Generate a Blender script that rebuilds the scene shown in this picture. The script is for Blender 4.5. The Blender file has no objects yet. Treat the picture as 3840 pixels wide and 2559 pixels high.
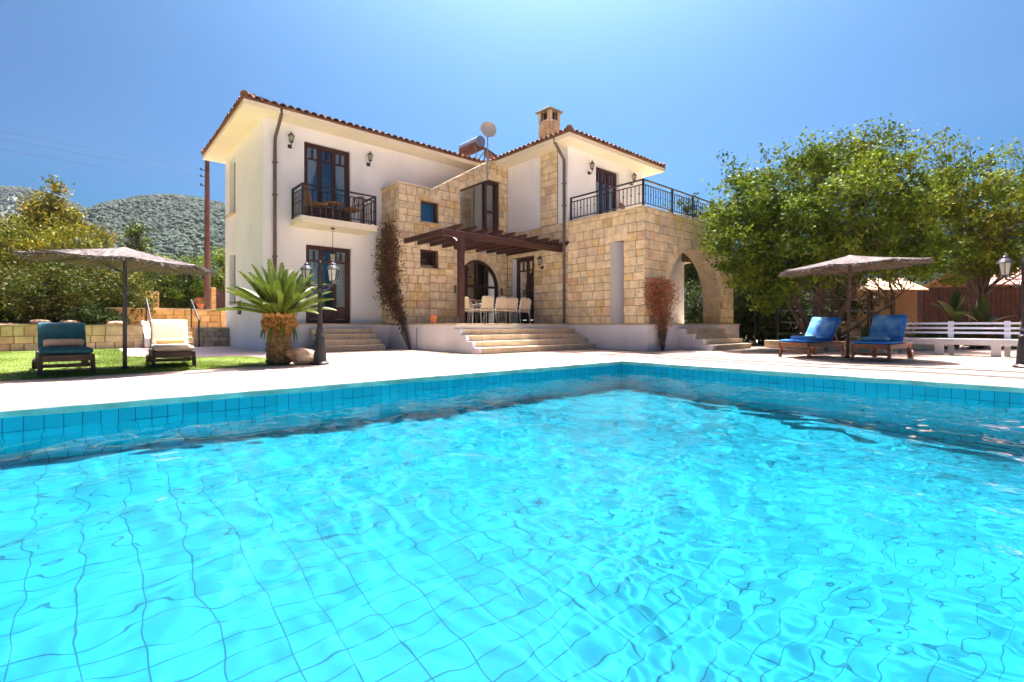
import bpy, math, random
import numpy as np
from mathutils import Vector, Matrix, noise as mnoise

R = math.radians
rng = random.Random(7)
nrng = np.random.default_rng(11)
scene = bpy.context.scene
COL = scene.collection

# ---------------------------------------------------------------- camera, sky, sun
cam_d = bpy.data.cameras.new('camera')
cam = bpy.data.objects.new('camera', cam_d)
COL.objects.link(cam)
cam.location = (0, 0, 0.70)
cam.rotation_euler = (R(90), 0, R(48.7 - 90))
cam_d.sensor_width = 36
cam_d.lens = 17.18
cam_d.shift_y = -0.0153
cam_d.clip_start = 0.05
cam_d.clip_end = 5000
scene.camera = cam

SUN_EL, SUN_AZ = 70.0, 42.0          # azimuth: degrees from +X towards +Y
world = bpy.data.worlds.new('World')
scene.world = world
world.use_nodes = True
wn, wl = world.node_tree.nodes, world.node_tree.links
wn.clear()
sky = wn.new('ShaderNodeTexSky')
sky.sky_type = 'NISHITA'
sky.sun_disc = False
sky.sun_elevation = R(SUN_EL)
sky.sun_rotation = R(90 - SUN_AZ)
sky.altitude = 200
sky.air_density = 0.7
sky.dust_density = 4.9
sky.ozone_density = 4.0
hsv = wn.new('ShaderNodeHueSaturation')
hsv.inputs['Hue'].default_value = 0.45
hsv.inputs['Saturation'].default_value = 1.65
hsv.inputs['Value'].default_value = 0.36
bg = wn.new('ShaderNodeBackground')
bg.inputs['Strength'].default_value = 0.06
gam = wn.new('ShaderNodeGamma')
gam.inputs['Gamma'].default_value = 2.4
scl = wn.new('ShaderNodeVectorMath')
scl.operation = 'SCALE'
scl.inputs['Scale'].default_value = 1.08
wo = wn.new('ShaderNodeOutputWorld')
wl.new(sky.outputs[0], hsv.inputs['Color'])
wl.new(hsv.outputs[0], gam.inputs[0])
wl.new(gam.outputs[0], scl.inputs[0])
wl.new(scl.outputs[0], bg.inputs['Color'])
wl.new(bg.outputs[0], wo.inputs['Surface'])

sun_d = bpy.data.lights.new('sun', 'SUN')
sun_d.energy = 5.0
sun_d.angle = R(0.53)
sun_d.color = (1.0, 0.97, 0.94)
sun = bpy.data.objects.new('sun', sun_d)
COL.objects.link(sun)
sv = Vector((math.cos(R(SUN_EL)) * math.cos(R(SUN_AZ)), math.cos(R(SUN_EL)) * math.sin(R(SUN_AZ)), math.sin(R(SUN_EL))))
sun.rotation_euler = sv.to_track_quat('Z', 'Y').to_euler()
sun.location = (0, 0, 30)
sun_d.cycles.is_caustics_light = True

scene.view_settings.view_transform = 'Standard'
scene.view_settings.look = 'None'
scene.view_settings.exposure = 1.8
scene.view_settings.gamma = 1.0
scene.render.engine = 'CYCLES'
scene.cycles.use_denoising = True
scene.cycles.max_bounces = 10
scene.cycles.diffuse_bounces = 5
scene.cycles.transparent_max_bounces = 24
scene.cycles.transmission_bounces = 6
scene.cycles.sample_clamp_indirect = 6.0

# ---------------------------------------------------------------- mesh helpers
class MB:
    """collects faces of ONE object"""
    def __init__(s):
        s.v, s.f, s.c, s.uv = [], [], [], []

    def add(s, vs, fs, col=None, uvs=None):
        b = len(s.v)
        s.v += [tuple(p) for p in vs]
        for k, f in enumerate(fs):
            s.f.append(tuple(b + i for i in f))
            s.c.append(col)
            s.uv.append(uvs[k] if uvs else None)

    def box(s, x0, y0, z0, x1, y1, z1, col=None):
        s.add([(x0, y0, z0), (x1, y0, z0), (x1, y1, z0), (x0, y1, z0), (x0, y0, z1), (x1, y0, z1), (x1, y1, z1), (x0, y1, z1)],
              [(0, 3, 2, 1), (4, 5, 6, 7), (0, 1, 5, 4), (1, 2, 6, 5), (2, 3, 7, 6), (3, 0, 4, 7)], col)

    def hexa(s, p, col=None):            # 8 points ordered like box
        s.add(p, [(0, 3, 2, 1), (4, 5, 6, 7), (0, 1, 5, 4), (1, 2, 6, 5), (2, 3, 7, 6), (3, 0, 4, 7)], col)

    def bar(s, p, q, w, h, up=(0, 0, 1), col=None):
        p, q = Vector(p), Vector(q)
        d = (q - p).normalized()
        u = Vector(up)
        if abs(d.dot(u)) > 0.98:
            u = Vector((1, 0, 0))
        r = d.cross(u).normalized()
        u = r.cross(d).normalized()
        r, u = r * w / 2, u * h / 2
        s.hexa([p - r - u, p + r - u, q + r - u, q - r - u, p - r + u, p + r + u, q + r + u, q - r + u], col)

    def tube(s, pts, rad, n=8, col=None, cap=True):
        pts = [Vector(p) for p in pts]
        m = len(pts)
        rad = [rad] * m if isinstance(rad, (int, float)) else rad
        vs, fs = [], []
        ref = Vector((0.31, 0.17, 0.93))
        prev = None
        for i in range(m):
            t = (pts[min(i + 1, m - 1)] - pts[max(i - 1, 0)]).normalized()
            if prev is None:
                a = t.cross(ref if abs(t.dot(ref)) < 0.95 else Vector((1, 0, 0))).normalized()
            else:
                a = (prev - t * prev.dot(t)).normalized()
            prev = a
            b = t.cross(a)
            for k in range(n):
                w = 2 * math.pi * k / n
                vs.append(pts[i] + (a * math.cos(w) + b * math.sin(w)) * rad[i])
        for i in range(m - 1):
            for k in range(n):
                k2 = (k + 1) % n
                fs.append((i * n + k, i * n + k2, (i + 1) * n + k2, (i + 1) * n + k))
        if cap:
            fs.append(tuple(range(n - 1, -1, -1)))
            fs.append(tuple((m - 1) * n + k for k in range(n)))
        s.add(vs, fs, col)

    def lathe(s, prof, n=16, c=(0, 0, 0), col=None):
        vs, fs = [], []
        m = len(prof)
        for r, z in prof:
            for k in range(n):
                w = 2 * math.pi * k / n
                vs.append((c[0] + r * math.cos(w), c[1] + r * math.sin(w), c[2] + z))
        for i in range(m - 1):
            for k in range(n):
                k2 = (k + 1) % n
                fs.append((i * n + k, i * n + k2, (i + 1) * n + k2, (i + 1) * n + k))
        fs.append(tuple(range(n - 1, -1, -1)))
        fs.append(tuple((m - 1) * n + k for k in range(n)))
        s.add(vs, fs, col)

    def build(s, name, mat, parent=None, smooth=False, bevel=0, pinv=True):
        me = bpy.data.meshes.new(name)
        me.from_pydata(s.v, [], s.f)
        if any(c is not None for c in s.c):
            at = me.color_attributes.new('Col', 'FLOAT_COLOR', 'CORNER')
            arr = []
            for f, c in zip(s.f, s.c):
                c = c or (1, 1, 1)
                arr += [c[0], c[1], c[2], 1.0] * len(f)
            at.data.foreach_set('color', arr)
        if any(u is not None for u in s.uv):
            ul = me.uv_layers.new(name='UVMap')
            arr = []
            for f, u in zip(s.f, s.uv):
                for k in range(len(f)):
                    arr += list(u[k]) if u else [0, 0]
            ul.data.foreach_set('uv', arr)
        if smooth:
            me.polygons.foreach_set('use_smooth', [True] * len(me.polygons))
        me.materials.append(mat)
        o = bpy.data.objects.new(name, me)
        COL.objects.link(o)
        if parent is not None:
            adopt(o, parent)
        if bevel:
            m = o.modifiers.new('bevel', 'BEVEL')
            m.width = bevel
            m.segments = 2
            m.limit_method = 'ANGLE'
        return o


def world_loc(o):
    p = Vector(o.location)
    return p + world_loc(o.parent) if o.parent and o.type == 'MESH' and False else p


def adopt(o, parent):
    """parent o while its vertices keep their place (things are laid out unrotated first)"""
    o.parent = parent
    if parent.get('_wpos') is not None:
        o.matrix_parent_inverse = Matrix.Translation(-Vector(parent['_wpos']))


def tag(o, label=None, cat=None, group=None, kind=None):
    if label: o['label'] = label
    if cat: o['category'] = cat
    if group: o['group'] = group
    if kind: o['kind'] = kind
    return o


def thing(name, label, cat, loc=(0, 0, 0), group=None, fixed=False):
    """Empty at a thing's base; fixed=True: the parts are given in world coordinates"""
    o = bpy.data.objects.new(name, None)
    o.empty_display_size = 0.3
    COL.objects.link(o)
    o.location = loc
    if fixed:
        o['_wpos'] = tuple(loc)
    return tag(o, label, cat, group)


def copy_tree(o, parent=None):
    c = o.copy()
    COL.objects.link(c)
    if parent is not None:
        c.parent = parent
    for ch in list(o.children):
        copy_tree(ch, c)
    return c


def fastmesh(name, verts, nper, mat, cols=None, parent=None, smooth=False):
    """verts (N*nper,3) as N separate polygons of nper corners; cols (N,3)"""
    verts = np.asarray(verts, dtype=np.float32).reshape(-1, 3)
    nv = len(verts)
    nf = nv // nper
    me = bpy.data.meshes.new(name)
    me.vertices.add(nv)
    me.vertices.foreach_set('co', verts.ravel())
    me.loops.add(nv)
    me.loops.foreach_set('vertex_index', np.arange(nv, dtype=np.int32))
    me.polygons.add(nf)
    me.polygons.foreach_set('loop_start', np.arange(0, nv, nper, dtype=np.int32))
    me.update(calc_edges=True)
    if cols is not None:
        at = me.color_attributes.new('Col', 'FLOAT_COLOR', 'CORNER')
        c4 = np.ones((nf, nper, 4), dtype=np.float32)
        c4[:, :, :3] = np.asarray(cols, dtype=np.float32)[:, None, :]
        at.data.foreach_set('color', c4.ravel())
    me.materials.append(mat)
    o = bpy.data.objects.new(name, me)
    COL.objects.link(o)
    if parent is not None:
        adopt(o, parent)
    return o


# ---------------------------------------------------------------- materials
def nodes_of(name):
    m = bpy.data.materials.new(name)
    m.use_nodes = True
    n, l = m.node_tree.nodes, m.node_tree.links
    n.clear()
    out = n.new('ShaderNodeOutputMaterial')
    return m, n, l, out


def M(name, base=(0.5, 0.5, 0.5), rough=0.6, var=0.12, scale=6.0, bump=0.0, bscale=40.0, attr=False, metal=0.0, spec=0.5,
      transl=0.0, tint2=None, dist=0.02, coat=0.0):
    m, n, l, out = nodes_of(name)
    p = n.new('ShaderNodeBsdfPrincipled')
    p.inputs['Roughness'].default_value = rough
    p.inputs['Metallic'].default_value = metal
    p.inputs['Specular IOR Level'].default_value = spec
    p.inputs['Coat Weight'].default_value = coat
    tc = n.new('ShaderNodeTexCoord')
    no = n.new('ShaderNodeTexNoise')
    no.inputs['Scale'].default_value = scale
    no.inputs['Detail'].default_value = 6
    l.new(tc.outputs['Object'], no.inputs['Vector'])
    ramp = n.new('ShaderNodeValToRGB')
    e = ramp.color_ramp.elements
    e[0].position, e[1].position = 0.3, 0.7
    lo = tuple(max(0, c * (1 - var)) for c in base)
    hi = tuple(min(1, c * (1 + var)) for c in (tint2 or base))
    if attr:
        lo, hi = (1 - var,) * 3, (1 + var,) * 3
    e[0].color, e[1].color = (*lo, 1), (*hi, 1)
    l.new(no.outputs['Fac'], ramp.inputs['Fac'])
    colout = ramp.outputs[0]
    if attr:
        a = n.new('ShaderNodeAttribute')
        a.attribute_name = 'Col'
        mx = n.new('ShaderNodeMix')
        mx.data_type = 'RGBA'
        mx.blend_type = 'MULTIPLY'
        mx.inputs['Factor'].default_value = 1
        l.new(a.outputs['Color'], mx.inputs['A'])
        l.new(ramp.outputs[0], mx.inputs['B'])
        colout = mx.outputs['Result']
    l.new(colout, p.inputs['Base Color'])
    if bump:
        nb = n.new('ShaderNodeTexNoise')
        nb.inputs['Scale'].default_value = bscale
        nb.inputs['Detail'].default_value = 8
        l.new(tc.outputs['Object'], nb.inputs['Vector'])
        b = n.new('ShaderNodeBump')
        b.inputs['Strength'].default_value = bump
        b.inputs['Distance'].default_value = dist
        l.new(nb.outputs['Fac'], b.inputs['Height'])
        l.new(b.outputs[0], p.inputs['Normal'])
    if transl:
        t = n.new('ShaderNodeBsdfTranslucent')
        l.new(colout, t.inputs['Color'])
        ms = n.new('ShaderNodeMixShader')
        ms.inputs[0].default_value = transl
        l.new(p.outputs[0], ms.inputs[1])
        l.new(t.outputs[0], ms.inputs[2])
        l.new(ms.outputs[0], out.inputs[0])
    else:
        l.new(p.outputs[0], out.inputs[0])
    return m


def tile_mat(name, base, mortar, bw, bh, msize, rough=0.15, var=0.08):
    m, n, l, out = nodes_of(name)
    p = n.new('ShaderNodeBsdfPrincipled')
    p.inputs['Roughness'].default_value = rough
    uv = n.new('ShaderNodeUVMap')
    br = n.new('ShaderNodeTexBrick')
    br.offset = 0.0
    br.inputs['Scale'].default_value = 1.0
    br.inputs['Brick Width'].default_value = bw
    br.inputs['Row Height'].default_value = bh
    br.inputs['Mortar Size'].default_value = msize
    br.inputs['Mortar Smooth'].default_value = 0.2
    br.inputs['Color1'].default_value = (*[c * (1 - var) for c in base], 1)
    br.inputs['Color2'].default_value = (*[c * (1 + var) for c in base], 1)
    br.inputs['Mortar'].default_value = (*mortar, 1)
    l.new(uv.outputs[0], br.inputs['Vector'])
    l.new(br.outputs['Color'], p.inputs['Base Color'])
    l.new(p.outputs[0], out.inputs[0])
    return m


def glass_mat(name, refl=0.22, tint=(0.75, 0.85, 0.85)):
    m, n, l, out = nodes_of(name)
    t = n.new('ShaderNodeBsdfTransparent')
    t.inputs[0].default_value = (*tint, 1)
    g = n.new('ShaderNodeBsdfGlossy')
    g.inputs['Roughness'].default_value = 0.02
    lw = n.new('ShaderNodeFresnel')
    lw.inputs['IOR'].default_value = 1.5
    ad = n.new('ShaderNodeMath')
    ad.operation = 'ADD'
    ad.use_clamp = True
    ad.inputs[1].default_value = refl
    l.new(lw.outputs[0], ad.inputs[0])
    ms = n.new('ShaderNodeMixShader')
    l.new(ad.outputs[0], ms.inputs[0])
    l.new(t.outputs[0], ms.inputs[1])
    l.new(g.outputs[0], ms.inputs[2])
    l.new(ms.outputs[0], out.inputs[0])
    return m


def pave_mat(name, c1, c2, joint, scale, jw, rough=0.7):
    """crazy paving: voronoi stones with narrow joints"""
    m, n, l, out = nodes_of(name)
    p = n.new('ShaderNodeBsdfPrincipled')
    p.inputs['Roughness'].default_value = rough
    tc = n.new('ShaderNodeTexCoord')
    v = n.new('ShaderNodeTexVoronoi')
    v.inputs['Scale'].default_value = scale
    v2 = n.new('ShaderNodeTexVoronoi')
    v2.feature = 'DISTANCE_TO_EDGE'
    v2.inputs['Scale'].default_value = scale
    l.new(tc.outputs['Object'], v.inputs['Vector'])
    l.new(tc.outputs['Object'], v2.inputs['Vector'])
    no = n.new('ShaderNodeTexNoise')
    no.inputs['Scale'].default_value = 1.3
    no.inputs['Detail'].default_value = 7
    l.new(tc.outputs['Object'], no.inputs['Vector'])
    bw = n.new('ShaderNodeRGBToBW')
    l.new(v.outputs['Color'], bw.inputs[0])
    add = n.new('ShaderNodeMath')
    add.operation = 'MULTIPLY_ADD'
    add.inputs[1].default_value = 0.5
    l.new(bw.outputs[0], add.inputs[0])
    mul = n.new('ShaderNodeMath')
    mul.operation = 'MULTIPLY'
    mul.inputs[1].default_value = 0.5
    l.new(no.outputs['Fac'], mul.inputs[0])
    l.new(mul.outputs[0], add.inputs[2])
    mx = n.new('ShaderNodeMix')
    mx.data_type = 'RGBA'
    l.new(add.outputs[0], mx.inputs['Factor'])
    mx.inputs['A'].default_value = (*c1, 1)
    mx.inputs['B'].default_value = (*c2, 1)
    lt = n.new('ShaderNodeMath')
    lt.operation = 'LESS_THAN'
    lt.inputs[1].default_value = jw
    l.new(v2.outputs['Distance'], lt.inputs[0])
    m2 = n.new('ShaderNodeMix')
    m2.data_type = 'RGBA'
    l.new(lt.outputs[0], m2.inputs['Factor'])
    l.new(mx.outputs['Result'], m2.inputs['A'])
    m2.inputs['B'].default_value = (*joint, 1)
    l.new(m2.outputs['Result'], p.inputs['Base Color'])
    b = n.new('ShaderNodeBump')
    b.inputs['Strength'].default_value = 0.3
    b.inputs['Distance'].default_value = 0.01
    l.new(no.outputs['Fac'], b.inputs['Height'])
    l.new(b.outputs[0], p.inputs['Normal'])
    l.new(p.outputs[0], out.inputs[0])
    return m


W = {}
W['white'] = M('white_render', (0.83, 0.85, 0.89), 0.85, 0.035, 0.9, 0.12, 60)
W['soffit'] = M('cream_soffit', (0.84, 0.77, 0.60), 0.85, 0.03, 1.5, 0.05, 60)
W['plinth'] = M('plinth_render', (0.74, 0.73, 0.74), 0.85, 0.05, 1.2, 0.12, 50)
W['stone'] = M('ashlar_stone', attr=True, rough=0.85, var=0.20, scale=5.5, bump=0.55, bscale=22, dist=0.02)
W['mortar'] = M('stone_mortar', (0.22, 0.15, 0.075), 0.95, 0.2, 6, 0.3, 60)
W['step'] = M('step_limestone', (0.58, 0.47, 0.31), 0.75, 0.16, 2.5, 0.2, 40)
W['tile'] = M('roof_clay', attr=True, rough=0.8, var=0.25, scale=7, bump=0.3, bscale=50)
W['wood'] = M('dark_red_timber', (0.050, 0.015, 0.011), 0.45, 0.25, 9, 0.15, 30)
W['pergwood'] = M('pergola_timber', (0.052, 0.017, 0.012), 0.5, 0.3, 7, 0.2, 30)
W['teak'] = M('teak', (0.20, 0.075, 0.030), 0.5, 0.3, 9, 0.15, 40)
W['darkteak'] = M('dark_teak', (0.060, 0.028, 0.018), 0.55, 0.3, 9, 0.15, 40)
W['iron'] = M('black_iron', (0.018, 0.018, 0.022), 0.45, 0.2, 14, 0.05, 60)
W['pipe'] = M('brown_downpipe', (0.13, 0.095, 0.085), 0.5, 0.15, 5)
W['glass'] = glass_mat('window_glass', 0.28)
W['shutter'] = M('grey_shutter', (0.34, 0.35, 0.34), 0.7, 0.1, 6)
W['lampglass'] = M('lantern_glass', (0.62, 0.64, 0.56), 0.25, 0.06, 8, transl=0.4)
W['curtain'] = M('curtain_cloth', (0.86, 0.90, 0.87), 0.9, 0.06, 6, transl=0.2)
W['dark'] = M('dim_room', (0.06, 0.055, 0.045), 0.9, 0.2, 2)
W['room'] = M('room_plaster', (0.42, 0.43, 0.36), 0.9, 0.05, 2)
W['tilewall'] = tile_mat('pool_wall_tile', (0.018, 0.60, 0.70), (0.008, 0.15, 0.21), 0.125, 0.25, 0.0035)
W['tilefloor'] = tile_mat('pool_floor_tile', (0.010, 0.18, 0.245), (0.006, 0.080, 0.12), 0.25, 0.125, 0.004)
W['lip'] = M('mint_lip', (0.82, 0.88, 0.66), 0.6, 0.2, 4, 0.1, 30)
W['coping'] = M('pool_deck_concrete', (0.60, 0.50, 0.40), 0.8, 0.07, 1.6, 0.1, 50)
W['paving'] = pave_mat('crazy_paving', (0.13, 0.085, 0.05), (0.52, 0.42, 0.31), (0.08, 0.055, 0.035), 1.9, 0.008)
W['path'] = pave_mat('garden_path', (0.36, 0.28, 0.23), (0.48, 0.39, 0.33), (0.30, 0.23, 0.19), 2.2, 0.015)
W['pebble'] = pave_mat('pebble_mosaic', (0.012, 0.012, 0.012), (0.12, 0.11, 0.095), (0.05, 0.04, 0.03), 16, 0.05)
W['slot'] = M('grey_plaster', (0.44, 0.44, 0.45), 0.85, 0.05, 2)
W['soil'] = M('garden_soil', (0.20, 0.13, 0.075), 0.95, 0.3, 1.5, 0.5, 12)
W['turf'] = M('turf', (0.075, 0.13, 0.005), 0.9, 0.35, 3.0, 0.4, 40, tint2=(0.11, 0.165, 0.006))
W['grass'] = M('grass_blades', attr=True, rough=0.6, var=0.15, scale=2, transl=0.35)
W['leaf'] = M('leaves', attr=True, rough=0.6, var=0.15, scale=1.5, transl=0.24, spec=0.10)
W['frond'] = M('cycad_leaf', attr=True, rough=0.45, var=0.12, scale=4, transl=0.22, spec=0.3)
W['bark'] = M('bark', (0.10, 0.070, 0.048), 0.9, 0.35, 9, 0.7, 18)
W['palmtrunk'] = M('cycad_trunk', attr=True, rough=0.9, var=0.3, scale=14, bump=0.6, bscale=40)
W['straw'] = M('straw_thatch', attr=True, rough=0.9, var=0.25, scale=18, bump=0.5, bscale=70)
W['cream'] = M('cream_cloth', (0.56, 0.46, 0.33), 0.9, 0.06, 5, 0.15, 90)
W['peach'] = M('peach_cloth', (0.74, 0.50, 0.34), 0.9, 0.06, 6, 0.2, 90)
W['teal'] = M('teal_cloth', (0.004, 0.085, 0.115), 0.85, 0.35, 7, 0.3, 40)
W['blue'] = M('blue_cloth', (0.008, 0.17, 0.60), 0.85, 0.2, 6, 0.25, 50)
W['boulder'] = M('boulder_stone', (0.40, 0.19, 0.055), 0.85, 0.2, 4, 0.8, 9, tint2=(0.50, 0.41, 0.30))
W['shadedwhite'] = M('shaded_white_paint', (0.56, 0.57, 0.62), 0.45, 0.06, 4, 0.05, 40)  # bench white, greyed to stand in for the tree shade
W['terracotta'] = M('terracotta', (0.42, 0.14, 0.055), 0.8, 0.12, 9, 0.1, 50)
W['steel'] = M('galvanised_steel', (0.50, 0.52, 0.54), 0.35, 0.1, 8, metal=0.8)
W['dish'] = M('dish_paint', (0.46, 0.45, 0.44), 0.55, 0.08, 8)
W['rust'] = M('rusty_tank', (0.16, 0.08, 0.04), 0.6, 0.3, 8)
W['collector'] = M('collector_panel', (0.12, 0.06, 0.04), 0.3, 0.2, 8)
W['pole'] = M('pole_timber', (0.14, 0.065, 0.045), 0.85, 0.3, 5, 0.3, 30)
W['hill'] = M('hazed_scrub', (0.08, 0.11, 0.08), 0.95, 0.15, 0.03, tint2=(0.095, 0.12, 0.09))  # scrub green greyed and blued to stand in for distance haze
W['forest'] = M('hazed_canopy', attr=True, rough=0.9, var=0.15, scale=0.3, transl=0.45)
W['shedwall'] = M('lattice_shed', (0.36, 0.24, 0.15), 0.8, 0.15, 6)
W['redwall'] = M('red_brown_boards', (0.060, 0.022, 0.015), 0.75, 0.35, 4, 0.2, 25)
W['pinkroof'] = M('pink_roof', (0.62, 0.30, 0.24), 0.8, 0.10, 3, 0.2, 25)
W['tanroof'] = M('tan_roof', (0.55, 0.38, 0.20), 0.8, 0.15, 3, 0.2, 25)
W['wicker'] = M('wicker', (0.22, 0.11, 0.05), 0.7, 0.3, 25, 0.3, 70)
W['bloom'] = M('bract_leaves', attr=True, rough=0.7, var=0.15, scale=3, transl=0.25)


def riser_mat():
    """limestone slabs with a joint every 0.33 m"""
    m = M('stair_slabs', (0.60, 0.50, 0.35), 0.75, 0.16, 2.5, 0.2, 40)
    n, l = m.node_tree.nodes, m.node_tree.links
    p = [q for q in n if q.type == 'BSDF_PRINCIPLED'][0]
    src = p.inputs['Base Color'].links[0].from_socket
    tc = n.new('ShaderNodeTexCoord')
    sp = n.new('ShaderNodeSeparateXYZ')
    l.new(tc.outputs['Object'], sp.inputs[0])
    zs = n.new('ShaderNodeMath'); zs.operation = 'MULTIPLY_ADD'; zs.inputs[1].default_value = 0.9
    fl = n.new('ShaderNodeMath'); fl.operation = 'SNAP'; fl.inputs[1].default_value = 0.15
    l.new(sp.outputs['Z'], fl.inputs[0]); l.new(fl.outputs[0], zs.inputs[0]); l.new(sp.outputs['X'], zs.inputs[2])
    md = n.new('ShaderNodeMath'); md.operation = 'MODULO'; md.inputs[1].default_value = 0.33
    l.new(zs.outputs[0], md.inputs[0])
    lt = n.new('ShaderNodeMath'); lt.operation = 'LESS_THAN'; lt.inputs[1].default_value = 0.010
    l.new(md.outputs[0], lt.inputs[0])
    mx = n.new('ShaderNodeMix'); mx.data_type = 'RGBA'
    l.new(lt.outputs[0], mx.inputs['Factor']); l.new(src, mx.inputs['A']); mx.inputs['B'].default_value = (0.30, 0.21, 0.12, 1)
    l.new(mx.outputs['Result'], p.inputs['Base Color'])
    return m
W['riser'] = riser_mat()
def streaks(m, amount):
    n, l = m.node_tree.nodes, m.node_tree.links
    p = [q for q in n if q.type == 'BSDF_PRINCIPLED'][0]
    src = p.inputs['Base Color'].links[0].from_socket
    tc = n.new('ShaderNodeTexCoord')
    mp = n.new('ShaderNodeMapping'); mp.inputs['Scale'].default_value = (2.2, 2.2, 0.5)
    l.new(tc.outputs['Object'], mp.inputs['Vector'])
    no = n.new('ShaderNodeTexNoise'); no.inputs['Scale'].default_value = 1.0; no.inputs['Detail'].default_value = 7
    l.new(mp.outputs[0], no.inputs['Vector'])
    rp = n.new('ShaderNodeValToRGB')
    e = rp.color_ramp.elements
    e[0].position, e[1].position = 0.50, 0.72
    e[0].color = (1, 1, 1, 1)
    e[1].color = (1 - amount, 1 - amount * 1.08, 1 - amount * 1.25, 1)
    l.new(no.outputs['Fac'], rp.inputs['Fac'])
    mx = n.new('ShaderNodeMix'); mx.data_type = 'RGBA'; mx.blend_type = 'MULTIPLY'; mx.inputs['Factor'].default_value = 1
    l.new(src, mx.inputs['A']); l.new(rp.outputs[0], mx.inputs['B'])
    l.new(mx.outputs['Result'], p.inputs['Base Color'])
streaks(W['white'], 0.05)
streaks(W['plinth'], 0.09)
streaks(W['lip'], 0.25)
streaks(W['stone'], 0.14)


# ---------------------------------------------------------------- walls and masonry
class Frame:
    def __init__(s, origin, a, n):
        s.o, s.a, s.n = Vector(origin), Vector(a), Vector(n)

    def p(s, x, z, off=0.0):
        return s.o + s.a * x + Vector((0, 0, z)) + s.n * off


def op_top(op, x):
    """top of an opening at x"""
    if op.get('arch'):
        c, r = (op['x0'] + op['x1']) / 2, (op['x1'] - op['x0']) / 2
        return op['spring'] + math.sqrt(max(0.0, r * r - (x - c) ** 2)) * op.get('stretch', 1.0)
    if op.get('rake'):
        (xa, za), (xb, zb) = op['rake']
        t = min(1, max(0, (x - xa) / (xb - xa)))
        return za + (zb - za) * t
    return op['z1']


def wall_panel(mb, fr, x0, x1, z0, top, openings, t, col=None):
    """solid wall of thickness t with openings, split into upright columns"""
    topf = top if callable(top) else (lambda x: top)
    xs = {x0, x1}
    for op in openings:
        xs |= {op['x0'], op['x1']}
        if op.get('arch'):
            for k in range(1, 28):
                c, r = (op['x0'] + op['x1']) / 2, (op['x1'] - op['x0']) / 2
                xs.add(c - r * math.cos(math.pi * k / 28))
        if op.get('rake'):
            xs |= {op['rake'][0][0], op['rake'][1][0]}
    for b in (getattr(topf, 'breaks', [])):
        xs.add(b)
    xs = sorted(x for x in xs if x0 - 1e-6 <= x <= x1 + 1e-6)
    for xa, xb in zip(xs, xs[1:]):
        if xb - xa < 1e-5:
            continue
        xm = (xa + xb) / 2
        cur = [(z0, z0)]
        spans = []
        ops = sorted([o for o in openings if o['x0'] - 1e-6 < xm < o['x1'] + 1e-6], key=lambda o: o['z0'])
        lo = (z0, z0)
        for o in ops:
            if o['z0'] > lo[0] + 1e-4:
                spans.append((lo, (o['z0'], o['z0'])))
            lo = (op_top(o, xa), op_top(o, xb))
        spans.append((lo, (topf(xa), topf(xb))))
        for (la, lb), (ha, hb) in spans:
            if ha - la < 1e-4 and hb - lb < 1e-4:
                continue
            mb.hexa([fr.p(xa, la, 0), fr.p(xb, lb, 0), fr.p(xb, lb, -t), fr.p(xa, la, -t),
                     fr.p(xa, ha, 0), fr.p(xb, hb, 0), fr.p(xb, hb, -t), fr.p(xa, ha, -t)], col)


def clip_poly(poly, px, pz, nx, nz):
    """keep the part of poly where (p-P).n >= 0"""
    out = []
    k = len(poly)
    for i in range(k):
        a, b = poly[i], poly[(i + 1) % k]
        da = (a[0] - px) * nx + (a[1] - pz) * nz
        db = (b[0] - px) * nx + (b[1] - pz) * nz
        if da >= 0:
            out.append(a)
        if (da >= 0) != (db >= 0):
            t = da / (da - db)
            out.append((a[0] + (b[0] - a[0]) * t, a[1] + (b[1] - a[1]) * t))
    return out


def stone_colour(r):
    k = r.random()
    if k < 0.48: c = (0.72, 0.60, 0.39)
    elif k < 0.74: c = (0.74, 0.63, 0.44)
    elif k < 0.86: c = (0.69, 0.52, 0.27)
    elif k < 0.95: c = (0.68, 0.56, 0.41)
    elif k < 0.99: c = (0.66, 0.46, 0.32)
    else: c = (0.46, 0.40, 0.33)
    f = r.uniform(0.92, 1.09)
    return tuple(min(0.80, q * f) for q in c)


def add_stone(mb, fr, poly, off, col, r):
    if len(poly) < 3:
        return
    area = 0
    for i in range(len(poly)):
        a, b = poly[i], poly[(i + 1) % len(poly)]
        area += a[0] * b[1] - a[1] * b[0]
    if abs(area) < 0.006:
        return
    cx = sum(p[0] for p in poly) / len(poly)
    cz = sum(p[1] for p in poly) / len(poly)
    d = off + r.uniform(-0.004, 0.008)
    k = len(poly)
    def sh(p, g):
        dx, dz = p[0] - cx, p[1] - cz
        L = math.hypot(dx, dz)
        f = max(0.2, 1 - g / max(L, 1e-4))
        return cx + dx * f, cz + dz * f
    j = 0.024
    base = [sh(p, 0.011) for p in poly]
    mid = [sh((p[0] + r.uniform(-.004, .004), p[1] + r.uniform(-.004, .004)), 0.016) for p in poly]
    face = [sh((p[0] + r.uniform(-.006, .006), p[1] + r.uniform(-.006, .006)), 0.014 + j) for p in poly]
    vs = [fr.p(x, z, 0.0) for x, z in base] + [fr.p(x, z, d * 0.65) for x, z in mid] + [fr.p(x, z, d) for x, z in face]
    fs = [tuple(2 * k + i for i in range(k))]
    for i in range(k):
        i2 = (i + 1) % k
        fs.append((i, i2, k + i2, k + i))
        fs.append((k + i, k + i2, 2 * k + i2, 2 * k + i))
    mb.add(vs, fs, col)


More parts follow.
